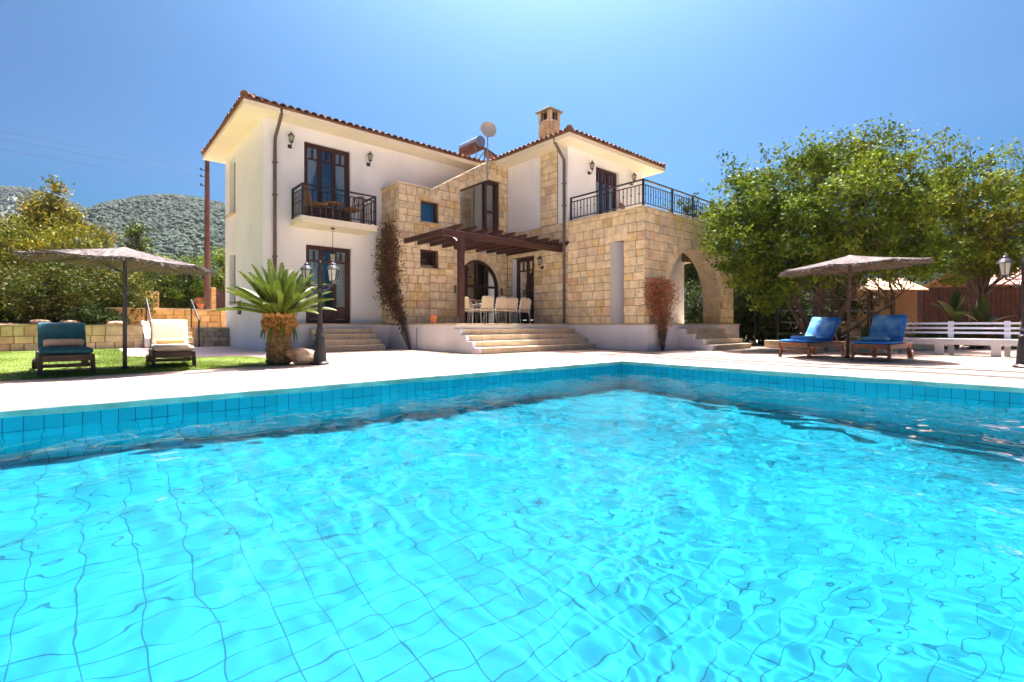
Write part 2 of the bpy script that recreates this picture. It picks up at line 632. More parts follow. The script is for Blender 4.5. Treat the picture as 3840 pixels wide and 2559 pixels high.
def masonry(mb, fr, x0, x1, z0, top, openings, seed, rowh=0.235, off=0.022, wid=(0.22, 0.50), colf=stone_colour, clips=()):
    r = random.Random(seed)
    topv = top
    z = z0
    while z < topv - 0.02:
        h = rowh * r.uniform(0.82, 1.2)
        if topv - z - h < 0.10:
            h = topv - z
        zt = z + h
        cuts = {x0, x1}
        for op in openings:
            zo1 = op['spring'] if op.get('arch') else op['z1']
            if op['z0'] < zt - 0.01 and zo1 > z + 0.01:
                cuts |= {min(max(op['x0'], x0), x1), min(max(op['x1'], x0), x1)}
        cuts = sorted(cuts)
        for xa, xb in zip(cuts, cuts[1:]):
            if xb - xa < 0.03:
                continue
            xm = (xa + xb) / 2
            spans = [(z, zt)]
            for op in openings:
                zo1 = op['spring'] if op.get('arch') else op['z1']
                if op['x0'] - 1e-3 < xm < op['x1'] + 1e-3 and len(cuts) > 2 and (xa >= op['x0'] - 1e-3 and xb <= op['x1'] + 1e-3):
                    ns = []
                    for a, b in spans:
                        if op['z0'] - a > 0.02:
                            ns.append((a, min(b, op['z0'])))
                        if b - zo1 > 0.02:
                            ns.append((max(a, zo1), b))
                        if b <= op['z0'] or a >= zo1:
                            if (a, b) not in ns:
                                ns.append((a, b))
                    spans = list({(round(a, 4), round(b, 4)) for a, b in ns if b - a > 0.02})
            for (sa, sb) in spans:
                x = xa + 0
                first = True
                while x < xb - 0.01:
                    w = r.uniform(*wid)
                    if first:
                        w *= r.uniform(0.6, 1.0)
                        first = False
                    if xb - x - w < 0.16:
                        w = xb - x
                    poly = [(x, sa), (x + w, sa), (x + w, sb), (x, sb)]
                    cx, cz = x + w / 2, (sa + sb) / 2
                    ok = True
                    for op in openings:
                        if op.get('arch'):
                            ac, ar = (op['x0'] + op['x1']) / 2, (op['x1'] - op['x0']) / 2 + 0.10
                            if sb > op['spring']:
                                for q in (0.0,):
                                    dx, dz = cx - ac, max(0.02, cz - op['spring'])
                                    L = math.hypot(dx, dz)
                                    if L < ar * 1.6:
                                        poly = clip_poly(poly, ac + dx / L * ar, op['spring'] + dz / L * ar, dx / L, dz / L)
                                        if len(poly) < 3:
                                            ok = False
                                            break
                        if op.get('rake') and op['x0'] < cx < op['x1'] and cz > op['z1'] - 0.3:
                            (ra, rz), (rb, rz2) = op['rake']
                            dx, dz = rb - ra, rz2 - rz
                            poly = clip_poly(poly, ra, rz, -dz, dx)
                    for cl in clips:
                        poly = clip_poly(poly, *cl)
                    if ok and len(poly) >= 3:
                        add_stone(mb, fr, poly, off, colf(r), r)
                    x += w
        z = zt


def voussoirs(mb, fr, c, spring, r0, r1, n, off, seed, a0=0.0, a1=math.pi):
    r = random.Random(seed)
    for k in range(n):
        t0, t1 = a0 + (a1 - a0) * k / n, a0 + (a1 - a0) * (k + 1) / n
        poly = [(c + r0 * math.cos(t0), spring + r0 * math.sin(t0)), (c + r1 * math.cos(t0), spring + r1 * math.sin(t0)),
                (c + r1 * math.cos(t1), spring + r1 * math.sin(t1)), (c + r0 * math.cos(t1), spring + r0 * math.sin(t1))]
        col = tuple(q * 1.06 for q in stone_colour(r))
        add_stone(mb, fr, poly, off, col, r)


# ---------------------------------------------------------------- ground, deck, pool
PX0, PX1, PY0, PY1 = -5.0, 8.0, -1.3, 5.82     # pool inner edge
WATER = -0.19


def depth_at(x, y):
    return min(2.0, max(0.75, 1.02 + 0.085 * (x - 2.7) - 0.07 * (y - 5.6)))


def ring_sheet(name, mat, outer, z, kind='structure', inner=(PX0, PY0, PX1, PY1), thick=0.0):
    mb = MB()
    ox0, oy0, ox1, oy1 = outer
    ix0, iy0, ix1, iy1 = inner
    for a in ((ox0, oy0, ox1, iy0), (ox0, iy1, ox1, oy1), (ox0, iy0, ix0, iy1), (ix1, iy0, ox1, iy1)):
        mb.add([(a[0], a[1], z), (a[2], a[1], z), (a[2], a[3], z), (a[0], a[3], z)], [(0, 1, 2, 3)])
    o = mb.build(name, mat)
    return tag(o, kind=kind)


def sheet(name, mat, pts, z):
    mb = MB()
    mb.add([(x, y, z) for x, y in pts], [tuple(range(len(pts)))])
    return tag(mb.build(name, mat), kind='structure')


ring_sheet('ground', W['soil'], (-900, -600, 900, 900), -0.016, inner=(PX0 - 0.2, PY0 - 0.2, PX1 + 0.2, PY1 + 0.2))
ring_sheet('paved_yard', W['paving'], (-10, -9, 24, 19.0), -0.004, inner=(PX0 - 0.2, PY0 - 0.2, PX1 + 0.2, PY1 + 0.2))
# smooth concrete surround of the pool: lid plus mint-painted inner lip
mb = MB()
dk = (PX0 - 1.4, PY0 - 1.4, PX1 + 1.05, PY1 + 2.55)
for a in ((dk[0], dk[1], dk[2], PY0), (dk[0], PY1, dk[2], dk[3]), (dk[0], PY0, PX0, PY1), (PX1, PY0, dk[2], PY1)):
    mb.add([(a[0], a[1], 0), (a[2], a[1], 0), (a[2], a[3], 0), (a[0], a[3], 0)], [(0, 1, 2, 3)])
tag(mb.build('pool_deck', W['coping']), kind='structure')
mb = MB()
nlip = 120
def lipz(x, y, b):
    return b + 0.010 * mnoise.noise(Vector((x * 2.3, y * 2.3, b * 9)))
def lip_run(p, q, nrm):
    p, q, nrm = Vector(p), Vector(q), Vector(nrm)
    prev = None
    for k in range(nlip + 1):
        c = p.lerp(q, k / nlip)
        w = 0.016 + 0.006 * mnoise.noise(c * 3.1)
        row = [c + Vector((0, 0, 0.003)) - nrm * 0.10, c + nrm * w * 0.6 + Vector((0, 0, 0.003)), c + nrm * w + Vector((0, 0, -0.012)),
               c + nrm * w + Vector((0, 0, lipz(c.x, c.y, -0.062))), c + Vector((0, 0, lipz(c.x, c.y, -0.070)))]
        if prev:
            mb.add(prev + row, [(i, i + 1, i + 6, i + 5) for i in range(4)])
        prev = row
lip_run((PX0, PY1, 0), (PX1, PY1, 0), (0, -1, 0))
lip_run((PX1, PY1, 0), (PX1, PY0, 0), (-1, 0, 0))
lip_run((PX0, PY0, 0), (PX0, PY1, 0), (1, 0, 0))
lip_run((PX1, PY0, 0), (PX0, PY0, 0), (0, 1, 0))
tag(mb.build('pool_lip', W['lip']), kind='structure')

mb = MB()
def pool_wall(p, q, u0):
    n = 24
    for k in range(n):
        a = (p[0] + (q[0] - p[0]) * k / n, p[1] + (q[1] - p[1]) * k / n)
        b = (p[0] + (q[0] - p[0]) * (k + 1) / n, p[1] + (q[1] - p[1]) * (k + 1) / n)
        da, db = -0.19 - depth_at(*a), -0.19 - depth_at(*b)
        L = math.hypot(q[0] - p[0], q[1] - p[1])
        ua, ub = u0 + L * k / n, u0 + L * (k + 1) / n
        mb.add([(a[0], a[1], da), (b[0], b[1], db), (b[0], b[1], -0.02), (a[0], a[1], -0.02)], [(0, 1, 2, 3)], None,
               [[(ua, da + 0.19 + 5), (ub, db + 0.19 + 5), (ub, 5.17), (ua, 5.17)]])
pool_wall((PX0, PY1), (PX1, PY1), 0)
pool_wall((PX1, PY1), (PX1, PY0), 0)
pool_wall((PX1, PY0), (PX0, PY0), 0)
pool_wall((PX0, PY0), (PX0, PY1), 0)
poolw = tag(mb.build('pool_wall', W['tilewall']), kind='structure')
mb = MB()
nx, ny = 26, 14
for i in range(nx):
    for j in range(ny):
        xs = [PX0 + (PX1 - PX0) * k / nx for k in (i, i + 1)]
        ys = [PY0 + (PY1 - PY0) * k / ny for k in (j, j + 1)]
        q = [(xs[0], ys[0]), (xs[1], ys[0]), (xs[1], ys[1]), (xs[0], ys[1])]
        mb.add([(x, y, WATER - depth_at(x, y)) for x, y in q], [(0, 1, 2, 3)], None, [[(x + 20, y + 20) for x, y in q]])
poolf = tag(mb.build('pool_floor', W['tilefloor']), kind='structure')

# water surface with real waves
def build_water():
    dx = 0.014
    X = np.arange(PX0, PX1 + dx * 0.5, dx)
    Y = np.arange(PY0, PY1 + dx * 0.5, dx)
    X[-1], Y[-1] = PX1, PY1
    gx, gy = np.meshgrid(X, Y)
    z = np.zeros_like(gx)
    wr = np.random.default_rng(5)
    # slow swell warps the phase so that the pattern never repeats
    wx = 0.10 * np.sin(gx * 1.7 + gy * 0.9) + 0.07 * np.sin(gy * 2.9 - gx * 1.1 + 1.0)
    wy = 0.10 * np.sin(gy * 1.5 - gx * 1.2 + 2.0) + 0.07 * np.sin(gx * 3.1 + gy * 0.7)
    for k in range(64):
        lam = math.exp(wr.uniform(math.log(0.13), math.log(1.25)))
        th = wr.uniform(0, 2 * math.pi) if k % 3 else wr.normal(2.5, 0.5)
        A = 0.00072 * (lam / 0.4) ** 1.3
        kk = 2 * math.pi / lam
        z += A * np.sin(kk * (np.cos(th) * (gx + wx) + np.sin(th) * (gy + wy)) + wr.uniform(0, 6.28))
    # gusts: patches of finer ripple
    patch = (0.5 + 0.5 * np.sin(gx * 0.9 + 0.6 * np.sin(gy * 1.3)) * np.sin(gy * 0.8 + 0.7 * np.sin(gx * 1.1) + 1)) * (0.45 + np.clip((gx - gy * 0.5 + 0.5) * 0.45, 0, 1.5))
    for k in range(26):
        lam = wr.uniform(0.07, 0.15)
        th = wr.uniform(0, 2 * math.pi)
        kk = 2 * math.pi / lam
        z += 0.00019 * patch * np.sin(kk * (np.cos(th) * (gx + wx) + np.sin(th) * (gy + wy)) + wr.uniform(0, 6.28))
    ny_, nx_ = gx.shape
    co = np.stack([gx, gy, WATER + z], -1).reshape(-1, 3)
    idx = np.arange(nx_ * ny_).reshape(ny_, nx_)
    f = np.stack([idx[:-1, :-1], idx[:-1, 1:], idx[1:, 1:], idx[1:, :-1]], -1).reshape(-1, 4)
    me = bpy.data.meshes.new('water')
    me.vertices.add(len(co))
    me.vertices.foreach_set('co', co.astype(np.float32).ravel())
    me.loops.add(f.size)
    me.loops.foreach_set('vertex_index', f.astype(np.int32).ravel())
    me.polygons.add(len(f))
    me.polygons.foreach_set('loop_start', np.arange(0, f.size, 4, dtype=np.int32))
    me.polygons.foreach_set('use_smooth', np.ones(len(f), dtype=bool))
    me.update(calc_edges=True)
    m, n, l, out = nodes_of('pool_water')
    g = n.new('ShaderNodeBsdfGlass')
    g.inputs['IOR'].default_value = 1.16
    g.inputs['Roughness'].default_value = 0.0
    g.inputs['Color'].default_value = (0.90, 1.0, 1.0, 1)
    l.new(g.outputs[0], out.inputs[0])
    me.materials.append(m)
    o = bpy.data.objects.new('water', me)
    COL.objects.link(o)
    o.cycles.is_caustics_caster = True
    return tag(o, kind='structure')
water = build_water()
for o in (poolw, poolf):
    o.cycles.is_caustics_receiver = True

# ---------------------------------------------------------------- the villa
XS, YT, YF, YW, YB = 11.6, 13.45, 14.55, 10.51, 7.70       # main wall planes
ZT, ZU = 0.75, 3.95                                         # terrace floor, upper floor
ZE = 6.40                                                   # soffit
villa = thing('villa', 'two storey white and stone villa with a terracotta tiled roof behind the pool', 'villa', (9.0, 15.0, 0), fixed=True)
FL = Frame((0, YF, 0), (1, 0, 0), (0, -1, 0))               # left wing front
FS = Frame((3.71, 0, 0), (0, 1, 0), (-1, 0, 0))             # left wing side
FT = Frame((0, YT, 0), (1, 0, 0), (0, -1, 0))               # turret and arch front
FTS = Frame((7.22, 0, 0), (0, 1, 0), (-1, 0, 0))            # turret side
FX = Frame((XS, 0, 0), (0, 1, 0), (-1, 0, 0))               # right wing side
FW = Frame((0, YW, 0), (1, 0, 0), (0, -1, 0))               # right wing front, upper
FB = Frame((0, YB, 0), (1, 0, 0), (0, -1, 0))               # porch block front
FBR = Frame((17.0, 0, 0), (0, 1, 0), (1, 0, 0))             # porch block right end

# white walls
balc_door = dict(x0=4.80, x1=6.18, z0=3.72, z1=6.03)
gdoor = dict(x0=4.85, x1=6.20, z0=ZT, z1=3.05)
udoor = dict(x0=13.00, x1=14.28, z0=ZU, z1=6.10)
sw1 = dict(x0=17.77, x1=18.64, z0=4.37, z1=6.2)
sw2 = dict(x0=17.77, x1=18.64, z0=1.38, z1=3.09)
mb = MB()
wall_panel(mb, FL, 3.71, XS, 0, ZE, [gdoor, balc_door], 0.25)
wall_panel(mb, FS, YF + 0.25, 19.0, 0, ZE, [sw2, sw1], 0.25)
wall_panel(mb, FX, YW, YT, 4.0, ZE, [], 0.25)
wall_panel(mb, FW, XS + 0.25, 15.72, ZU - 0.2, ZE, [udoor], 0.25)
mb.box(15.47, YW + 0.25, ZU, 15.72, 19.0, ZE)
mb.box(3.71, 19.0, 0, 15.72, 19.25, ZE)
mb.box(XS + 0.41, 9.35, ZT, 16.66, 9.5, ZU - 0.2)          # back wall of the porch
mb.build('wall', W['white'], villa)
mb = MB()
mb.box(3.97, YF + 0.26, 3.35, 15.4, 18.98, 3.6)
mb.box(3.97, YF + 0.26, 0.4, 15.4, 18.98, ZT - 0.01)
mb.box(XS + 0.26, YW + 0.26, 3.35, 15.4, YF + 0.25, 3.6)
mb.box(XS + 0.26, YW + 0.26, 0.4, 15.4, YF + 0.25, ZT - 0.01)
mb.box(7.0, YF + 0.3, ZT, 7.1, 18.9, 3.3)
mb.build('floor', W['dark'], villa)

# ------------- stone walls
# turret and raked stair front
w1 = dict(x0=7.99, x1=8.63, z0=3.96, z1=4.64)
w2 = dict(x0=7.98, x1=8.63, z0=2.51, z1=3.10)
big = dict(x0=9.50, x1=11.18, z0=3.45, z1=5.82, rake=((9.50, 5.23), (10.66, 5.80)))
garch = dict(x0=9.36, x1=11.26, z0=ZT, z1=3.0, arch=True, spring=2.02)
def ttop(x):
    if x < 8.32: return 5.02
    return min(6.41, 5.02 + (x - 8.32) * (6.41 - 5.02) / (10.60 - 8.32))
ttop.breaks = [8.32, 10.60]
mb = MB()
wall_panel(mb, FT, 7.22, XS - 0.001, ZT, ttop, [w1, w2, big, garch], 0.30)
wall_panel(mb, FTS, YT + 0.30, YF, ZT, 5.02, [], 0.30)
# ground floor of the right wing and porch block
xdoor = dict(x0=12.06, x1=13.20, z0=ZT, z1=3.09)
niche = dict(x0=8.37, x1=8.82, z0=ZT, z1=3.12)
wall_panel(mb, FX, YB, YT + 0.3, ZT, ZU, [xdoor, niche], 0.40)
parch = dict(x0=12.75, x1=16.05, z0=ZT, z1=3.1, arch=True, spring=1.45)
wall_panel(mb, FB, XS + 0.40, 17.0, ZT, ZU, [parch], 0.60)
sarch = dict(x0=8.40, x1=10.2, z0=ZT, z1=3.0, arch=True, spring=2.12)
wall_panel(mb, FBR, YB + 0.6, YW, ZT, ZU, [sarch], 0.5)
backing = mb.build('stone_wall', W['mortar'], villa)

mb = MB()
rk = (8.32, 5.02, -(6.41 - 5.02), (10.60 - 8.32))
rk = (8.32, 5.02 - 0.0, 1.39, -2.28)
def half(px, pz, nx, nz):
    L = math.hypot(nx, nz)
    return (px, pz, nx / L, nz / L)
masonry(mb, FT, 7.22, 8.32, ZT, 5.02, [w1, w2], 3, 0.24, wid=(0.22, 0.42))
masonry(mb, FT, 8.32, XS - 0.02, ZT, 6.41, [w1, w2, big, garch], 4, 0.24, wid=(0.22, 0.44), clips=[half(8.32, 5.02, 1.39, -2.28)])
masonry(mb, FTS, YT, YF, ZT, 5.02, [], 5, 0.24)
masonry(mb, FX, YW, YT - 0.02, ZT, 4.0, [xdoor], 6, 0.24, wid=(0.22, 0.42))
def warm(r):
    c = stone_colour(r)
    return (c[0] * 1.0, c[1] * 0.98, c[2] * 0.92)
masonry(mb, FX, YB - 0.02, YW, ZT, ZU, [niche], 7, 0.236, wid=(0.24, 0.46), colf=warm)
masonry(mb, FB, XS - 0.02, 17.0, ZT, ZU, [parch], 8, 0.25, wid=(0.2, 0.38), colf=warm)
masonry(mb, FBR, YB - 0.02, YW, ZT, ZU, [sarch], 9, 0.25, wid=(0.2, 0.38), colf=warm)
# stone pilaster on the white side wall
FQ = Frame((XS - 0.03, 0, 0), (0, 1, 0), (-1, 0, 0))
masonry(mb, FQ, 10.94, 11.72, 4.0, ZE, [], 10, 0.25, wid=(0.2, 0.46))
mb.build('stonework', W['stone'], villa)
mb = MB()
mb.box(XS - 0.03, 10.94, 4.0, XS - 0.001, 11.72, ZE)
mb.build('pilaster_mortar', W['mortar'], villa)
# dressed stone: arch rings, copings, lintels, sills
for a_ in ((FT, 10.31, 2.02, 0.95, 1.20, 15, 0.036, 21), (FB, 14.40, 1.45, 1.65, 1.92, 25, 0.036, 22)):
    mb = MB()
    voussoirs(mb, *a_)
    mb.build('arch_ring', W['stone'], villa)
mb = MB()
voussoirs(mb, FBR, 9.30, 2.12, 0.90, 1.12, 15, 0.036, 23)
r_ = random.Random(31)
mb.build('arch_ring', W['stone'], villa)
def strip(fr, p, q, n, h, off):
    mb = MB()
    for k in range(n):
        a = (p[0] + (q[0] - p[0]) * k / n, p[1] + (q[1] - p[1]) * k / n)
        b = (p[0] + (q[0] - p[0]) * (k + 1) / n, p[1] + (q[1] - p[1]) * (k + 1) / n)
        add_stone(mb, fr, [a, b, (b[0], b[1] + h), (a[0], a[1] + h)], off, tuple(c * 1.03 for c in stone_colour(r_)), r_)
    mb.build('lintel', W['stone'], villa)
strip(FT, (9.42, 5.20), (10.66, 5.80), 4, 0.26, 0.042)      # raked lintel
strip(FT, (10.66, 5.82), (11.3, 5.82), 1, 0.26, 0.042)
mb = MB()
for q in ([(9.42, 5.47), (9.83, 5.655), (9.83, 5.815), (9.64, 5.815), (9.42, 5.685)], [(9.83, 5.655), (10.17, 5.815), (9.83, 5.815)]):
    add_stone(mb, FT, q, 0.024, stone_colour(r_), r_)
mb.build('lintel', W['stone'], villa)
strip(FT, (7.88, 4.64), (8.74, 4.64), 2, 0.20, 0.036)
strip(FT, (7.88, 3.10), (8.74, 3.10), 2, 0.20, 0.036)
strip(FX, (8.22, 3.12), (8.97, 3.12), 2, 0.22, 0.036)
strip(FX, (11.96, 3.09), (13.3, 3.09), 2, 0.24, 0.036)
mb = MB()
mb.bar((7.17, YT + 0.14, 5.045), (8.35, YT + 0.14, 5.045), 0.40, 0.05)
mb.build('coping', W['step'], villa, bevel=0.008)
mb = MB()
mb.bar((7.36, YT + 0.35, 5.045), (7.36, YF, 5.045), 0.36, 0.05)
mb.build('coping', W['step'], villa, bevel=0.008)
mb = MB()
mb.bar((10.61, YT + 0.14, 6.436), (XS, YT + 0.14, 6.436), 0.40, 0.05)
mb.build('coping', W['step'], villa, bevel=0.008)
mb = MB()
mb.bar((7.90, YT - 0.03, 3.94), (8.72, YT - 0.03, 3.94), 0.16, 0.045)
mb.build('window_sill', W['step'], villa, bevel=0.008)
mb = MB()
mb.bar((7.90, YT - 0.03, 2.49), (8.72, YT - 0.03, 2.49), 0.16, 0.045)
mb.build('window_sill', W['step'], villa, bevel=0.008)
mb = MB()
mb.bar((3.68, 17.72, 4.35), (3.68, 18.70, 4.35), 0.16, 0.05)
mb.build('window_sill', W['step'], villa, bevel=0.008)
mb = MB()
mb.bar((XS - 0.045, YB - 0.05, ZU + 0.02), (XS - 0.045, YW, ZU + 0.02), 0.09, 0.045)
mb.build('coping', W['step'], villa, bevel=0.008)
mb = MB()
mb.bar((XS, YB - 0.005, ZU + 0.02), (17.05, YB - 0.005, ZU + 0.02), 0.09, 0.045)
mb.build('coping', W['step'], villa, bevel=0.008)
# porch: ceiling slab = upper terrace floor, arch linings, niche
mb = MB()
mb.box(XS + 0.002, YB + 0.045, ZU, 16.99, YW + 0.0, ZU + 0.02)
mb.build('upper_terrace_floor', W['step'], villa)
mb = MB()
mb.box(XS + 0.41, YB + 0.61, ZU - 0.2, 16.49, YW - 0.01, ZU - 0.005)
mb.build('porch_ceiling', W['white'], villa)
mb = MB()                                                     # blind slot with rounded plaster back
prev = None
for k in range(13):
    t = k / 12
    y = 8.37 + 0.45 * t
    d = 0.026 - 0.36 * (1 - t) ** 1.4
    if prev:
        a, b = prev, (y, d)
        mb.add([FX.p(a[0], ZT, a[1]), FX.p(b[0], ZT, b[1]), FX.p(b[0], 3.12, b[1]), FX.p(a[0], 3.12, a[1])], [(0, 1, 2, 3)])
    prev = (y, d)
mb.build('slot_plaster', W['slot'], villa, smooth=True)
# lining (plaster) of the porch arch and arched window
def arch_lining(fr, op, t, mat, proud=-0.002):
    m2 = MB()
    c, r = (op['x0'] + op['x1']) / 2, (op['x1'] - op['x0']) / 2 - 0.004
    pts = [(c + r, op['z0'])] + [(c + r * math.cos(math.pi * k / 32), op['spring'] + r * math.sin(math.pi * k / 32)) for k in range(33)] + [(c - r, op['z0'])]
    for a, b in zip(pts, pts[1:]):
        m2.add([fr.p(a[0], a[1], 0.02), fr.p(b[0], b[1], 0.02), fr.p(b[0], b[1], -t), fr.p(a[0], a[1], -t)], [(0, 1, 2, 3)])
    m2.build('arch_lining', mat, villa, smooth=False)
W['jamb'] = M('dressed_stone', (0.66, 0.55, 0.38), 0.85, 0.14, 4, 0.3, 30)
arch_lining(FB, parch, 0.60, W['jamb'])
arch_lining(FBR, sarch, 0.5, W['jamb'])
mb = MB()
masonry(mb, Frame((16.045, 0, 0), (0, 1, 0), (-1, 0, 0)), 7.69, 8.30, ZT, 1.62, [], 61, 0.25, wid=(0.2, 0.38), colf=warm)
mb.build('arch_jamb', W['stone'], villa)
arch_lining(FT, garch, 0.29, W['soffit'])
mb = MB()
for fr, op in ((FX, xdoor),):
    mb.box(XS + 0.012, op['x1'] - 0.006, ZT, XS + 0.40, op['x1'] - 0.002, op['z1'])
mb.build('door_reveal', W['white'], villa)

# ------------- doors and windows
def panel_frame(mb, fr, x0, x1, z0, z1, w, o0, o1):
    """rectangular frame of bar width w between offsets o0 (front) and o1"""
    def bx(a, b, c, d):
        mb.hexa([fr.p(a, c, o0), fr.p(b, c, o0), fr.p(b, c, o1), fr.p(a, c, o1), fr.p(a, d, o0), fr.p(b, d, o0), fr.p(b, d, o1), fr.p(a, d, o1)])
    bx(x0, x0 + w, z0, z1)
    bx(x1 - w, x1, z0, z1)
    bx(x0 + w, x1 - w, z0, z0 + w)
    bx(x0 + w, x1 - w, z1 - w, z1)
    return bx

def glass_pane(fr, x0, x1, z0, z1, off, parent, name='pane'):
    m2 = MB()
    m2.add([fr.p(x0, z0, off), fr.p(x1, z0, off), fr.p(x1, z1, off), fr.p(x0, z1, off)], [(0, 1, 2, 3)])
    return m2.build(name, W['glass'], parent)

def curtain(fr, xa_top, xb_top, xa_bot, xb_bot, z0, z1, off, parent, folds=5):
    m2 = MB()
    n = 28
    rows = []
    for j in range(9):
        t = j / 8
        s = t * t * (3 - 2 * t)
        a = xa_top + (xa_bot - xa_top) * s
        b = xb_top + (xb_bot - xb_top) * s
        rows.append([fr.p(a + (b - a) * k / n, z1 + (z0 - z1) * t, off + 0.018 * math.sin(2 * math.pi * folds * k / n)) for k in range(n + 1)])
    vs = [p for r in rows for p in r]
    fs = [(j * (n + 1) + k, j * (n + 1) + k + 1, (j + 1) * (n + 1) + k + 1, (j + 1) * (n + 1) + k) for j in range(8) for k in range(n)]
    m2.add(vs, fs)
    return m2.build('curtain', W['curtain'], parent, smooth=True)

def french_door(fr, op, leaves, rec, curtains=True, name='french_door'):
    x0, x1, z0, z1 = op['x0'], op['x1'], op['z0'], op['z1']
    fw = 0.07
    m2 = MB()
    panel_frame(m2, fr, x0, x1, z0, z1, fw, -rec + 0.03, -rec - 0.06)
    o = m2.build(name, W['wood'], villa)
    lw = (x1 - x0 - 2 * fw) / leaves
    for k in range(leaves):
        a, b = x0 + fw + lw * k, x0 + fw + lw * (k + 1)
        m3 = MB()
        bx = panel_frame(m3, fr, a + 0.004, b - 0.004, z0 + fw, z1 - fw, 0.055, -rec + 0.015, -rec - 0.04)
        zs = z1 - fw - 0.055 - 0.30
        bx(a + 0.079, b - 0.079, zs - 0.05, zs)
        xm = (a + b) / 2
        bx(xm - 0.02, xm + 0.02, zs, z1 - fw - 0.075)
        zp = z0 + 0.50
        bx(a + 0.079, b - 0.079, z0 + fw + 0.075, zp)
        m3.hexa([fr.p(q, zz, oo) for zz in (z0 + 0.2, zp - 0.06) for q, oo in ((a + 0.11, -rec + 0.028), (b - 0.11, -rec + 0.028), (b - 0.11, -rec), (a + 0.11, -rec))])
        lf = m3.build('door_leaf', W['wood'], o)
        glass_pane(fr, a + 0.07, b - 0.07, zp, z1 - fw - 0.07, -rec - 0.015, o)
        if k == leaves // 2:
            m4 = MB()
            hz = z0 + 1.0
            m4.bar(fr.p(a + 0.05, hz, -rec + 0.05), fr.p(a + 0.14, hz, -rec + 0.05), 0.018, 0.018)
            m4.bar(fr.p(a + 0.05, hz, -rec + 0.01), fr.p(a + 0.05, hz, -rec + 0.055), 0.016, 0.016)
            m4.build('handle', W['steel'], o)
    if curtains:
        if curtains == 'tied':
            curtain(fr, x0 + 0.02, x0 + lw + 0.06, x0 + 0.02, x0 + lw * 0.42, z0 + 0.4, z1 - 0.08, -rec - 0.055, o)
            curtain(fr, x1 - lw - 0.06, x1 - 0.02, x1 - lw * 0.62, x1 - 0.02, z0 + 0.4, z1 - 0.08, -rec - 0.055, o)
        else:
            curtain(fr, x0 + 0.02, x0 + lw + 0.05, x0 + 0.02, x0 + lw + 0.02, z0 + 0.1, z1 - 0.08, -rec - 0.055, o)
            curtain(fr, x1 - lw - 0.05, x1 - 0.02, x1 - lw, x1 - 0.02, z0 + 0.1, z1 - 0.08, -rec - 0.055, o)
    return o

french_door(FL, balc_door, 3, 0.12, 'tied')
french_door(FL, gdoor, 3, 0.12, 'straight')
french_door(FW, udoor, 3, 0.14, 'straight')
french_door(FX, xdoor, 2, 0.25, None)

def small_window(fr, op, rec, mat=W['wood']):
    m2 = MB()
    bx = panel_frame(m2, fr, op['x0'], op['x1'], op['z0'], op['z1'], 0.05, -rec + 0.02, -rec - 0.04)
    o = m2.build('window', mat, villa)
    glass_pane(fr, op['x0'] + 0.04, op['x1'] - 0.04, op['z0'] + 0.04, op['z1'] - 0.04, -rec - 0.01, o)
    return o
small_window(FT, w1, 0.14)
small_window(FT, w2, 0.14)
for op in (sw1, sw2):
    m2 = MB()
    panel_frame(m2, FS, op['x0'], op['x1'], op['z0'], op['z1'], 0.05, -0.14, -0.2)
    o = m2.build('window', W['shutter'], villa)
    glass_pane(FS, op['x0'] + 0.04, op['x1'] - 0.04, op['z0'] + 0.04, op['z1'] - 0.04, -0.17, o)
# raked stair window
m2 = MB()
def wb(p, q, w, h, d0=-0.10):
    m2.bar(FT.p(p[0], p[1], d0), FT.p(q[0], q[1], d0), w, h)
wb((10.63, 3.5), (10.63, 5.78), 0.09, 0.10)
wb((11.12, 3.5), (11.12, 5.78), 0.12, 0.10)
wb((10.68, 5.75), (11.06, 5.75), 0.10, 0.10)
wb((10.68, 4.72), (11.06, 4.72), 0.06, 0.08)
wb((9.52, 3.5), (9.52, 5.22), 0.04, 0.06)
wb((9.55, 5.22), (10.58, 5.73), 0.06, 0.05)
win = m2.build('window', W['wood'], villa)
m2 = MB()
m2.add([FT.p(9.5, 3.46, -0.13), FT.p(11.16, 3.46, -0.13), FT.p(11.16, 5.8, -0.13), FT.p(10.66, 5.79, -0.13), FT.p(9.5, 5.22, -0.13)], [(0, 1, 2, 3, 4)])
m2.build('pane', W['glass'], win)
mb = MB()                                                     # stair hall behind it
mb.add([(9.0, YF - 0.03, 3.62), (XS - 0.3, YF - 0.03, 3.62), (XS - 0.3, YF - 0.03, 6.2), (10.7, YF - 0.03, 6.2), (9.0, YF - 0.03, 5.2)], [(0, 1, 2, 3, 4)])
mb.box(XS - 0.2, YT + 0.31, 3.62, XS - 0.1, YF - 0.03, 6.3)
mb.build('stair_hall_wall', W['room'], villa)
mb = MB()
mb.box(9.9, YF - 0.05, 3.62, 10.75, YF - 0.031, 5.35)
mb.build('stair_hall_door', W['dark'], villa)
mb = MB()
mb.add([(7.5, YT + 0.3, 4.8), (8.4, YT + 0.3, 4.82), (8.4, YF, 4.82), (7.5, YF, 4.8)], [(0, 1, 2, 3)])
mb.add([(8.4, YT + 0.3, 4.82), (10.6, YT + 0.3, 6.18), (10.6, YF, 6.18), (8.4, YF, 4.82)], [(0, 1, 2, 3)])
mb.add([(10.6, YT + 0.3, 6.18), (XS, YT + 0.3, 6.18), (XS, YF, 6.18), (10.6, YF, 6.18)], [(0, 1, 2, 3)])
mb.box(7.5, YT + 0.31, 3.5, XS - 0.02, YF - 0.04, 3.6)
mb.build('stair_roof', W['step'], villa)
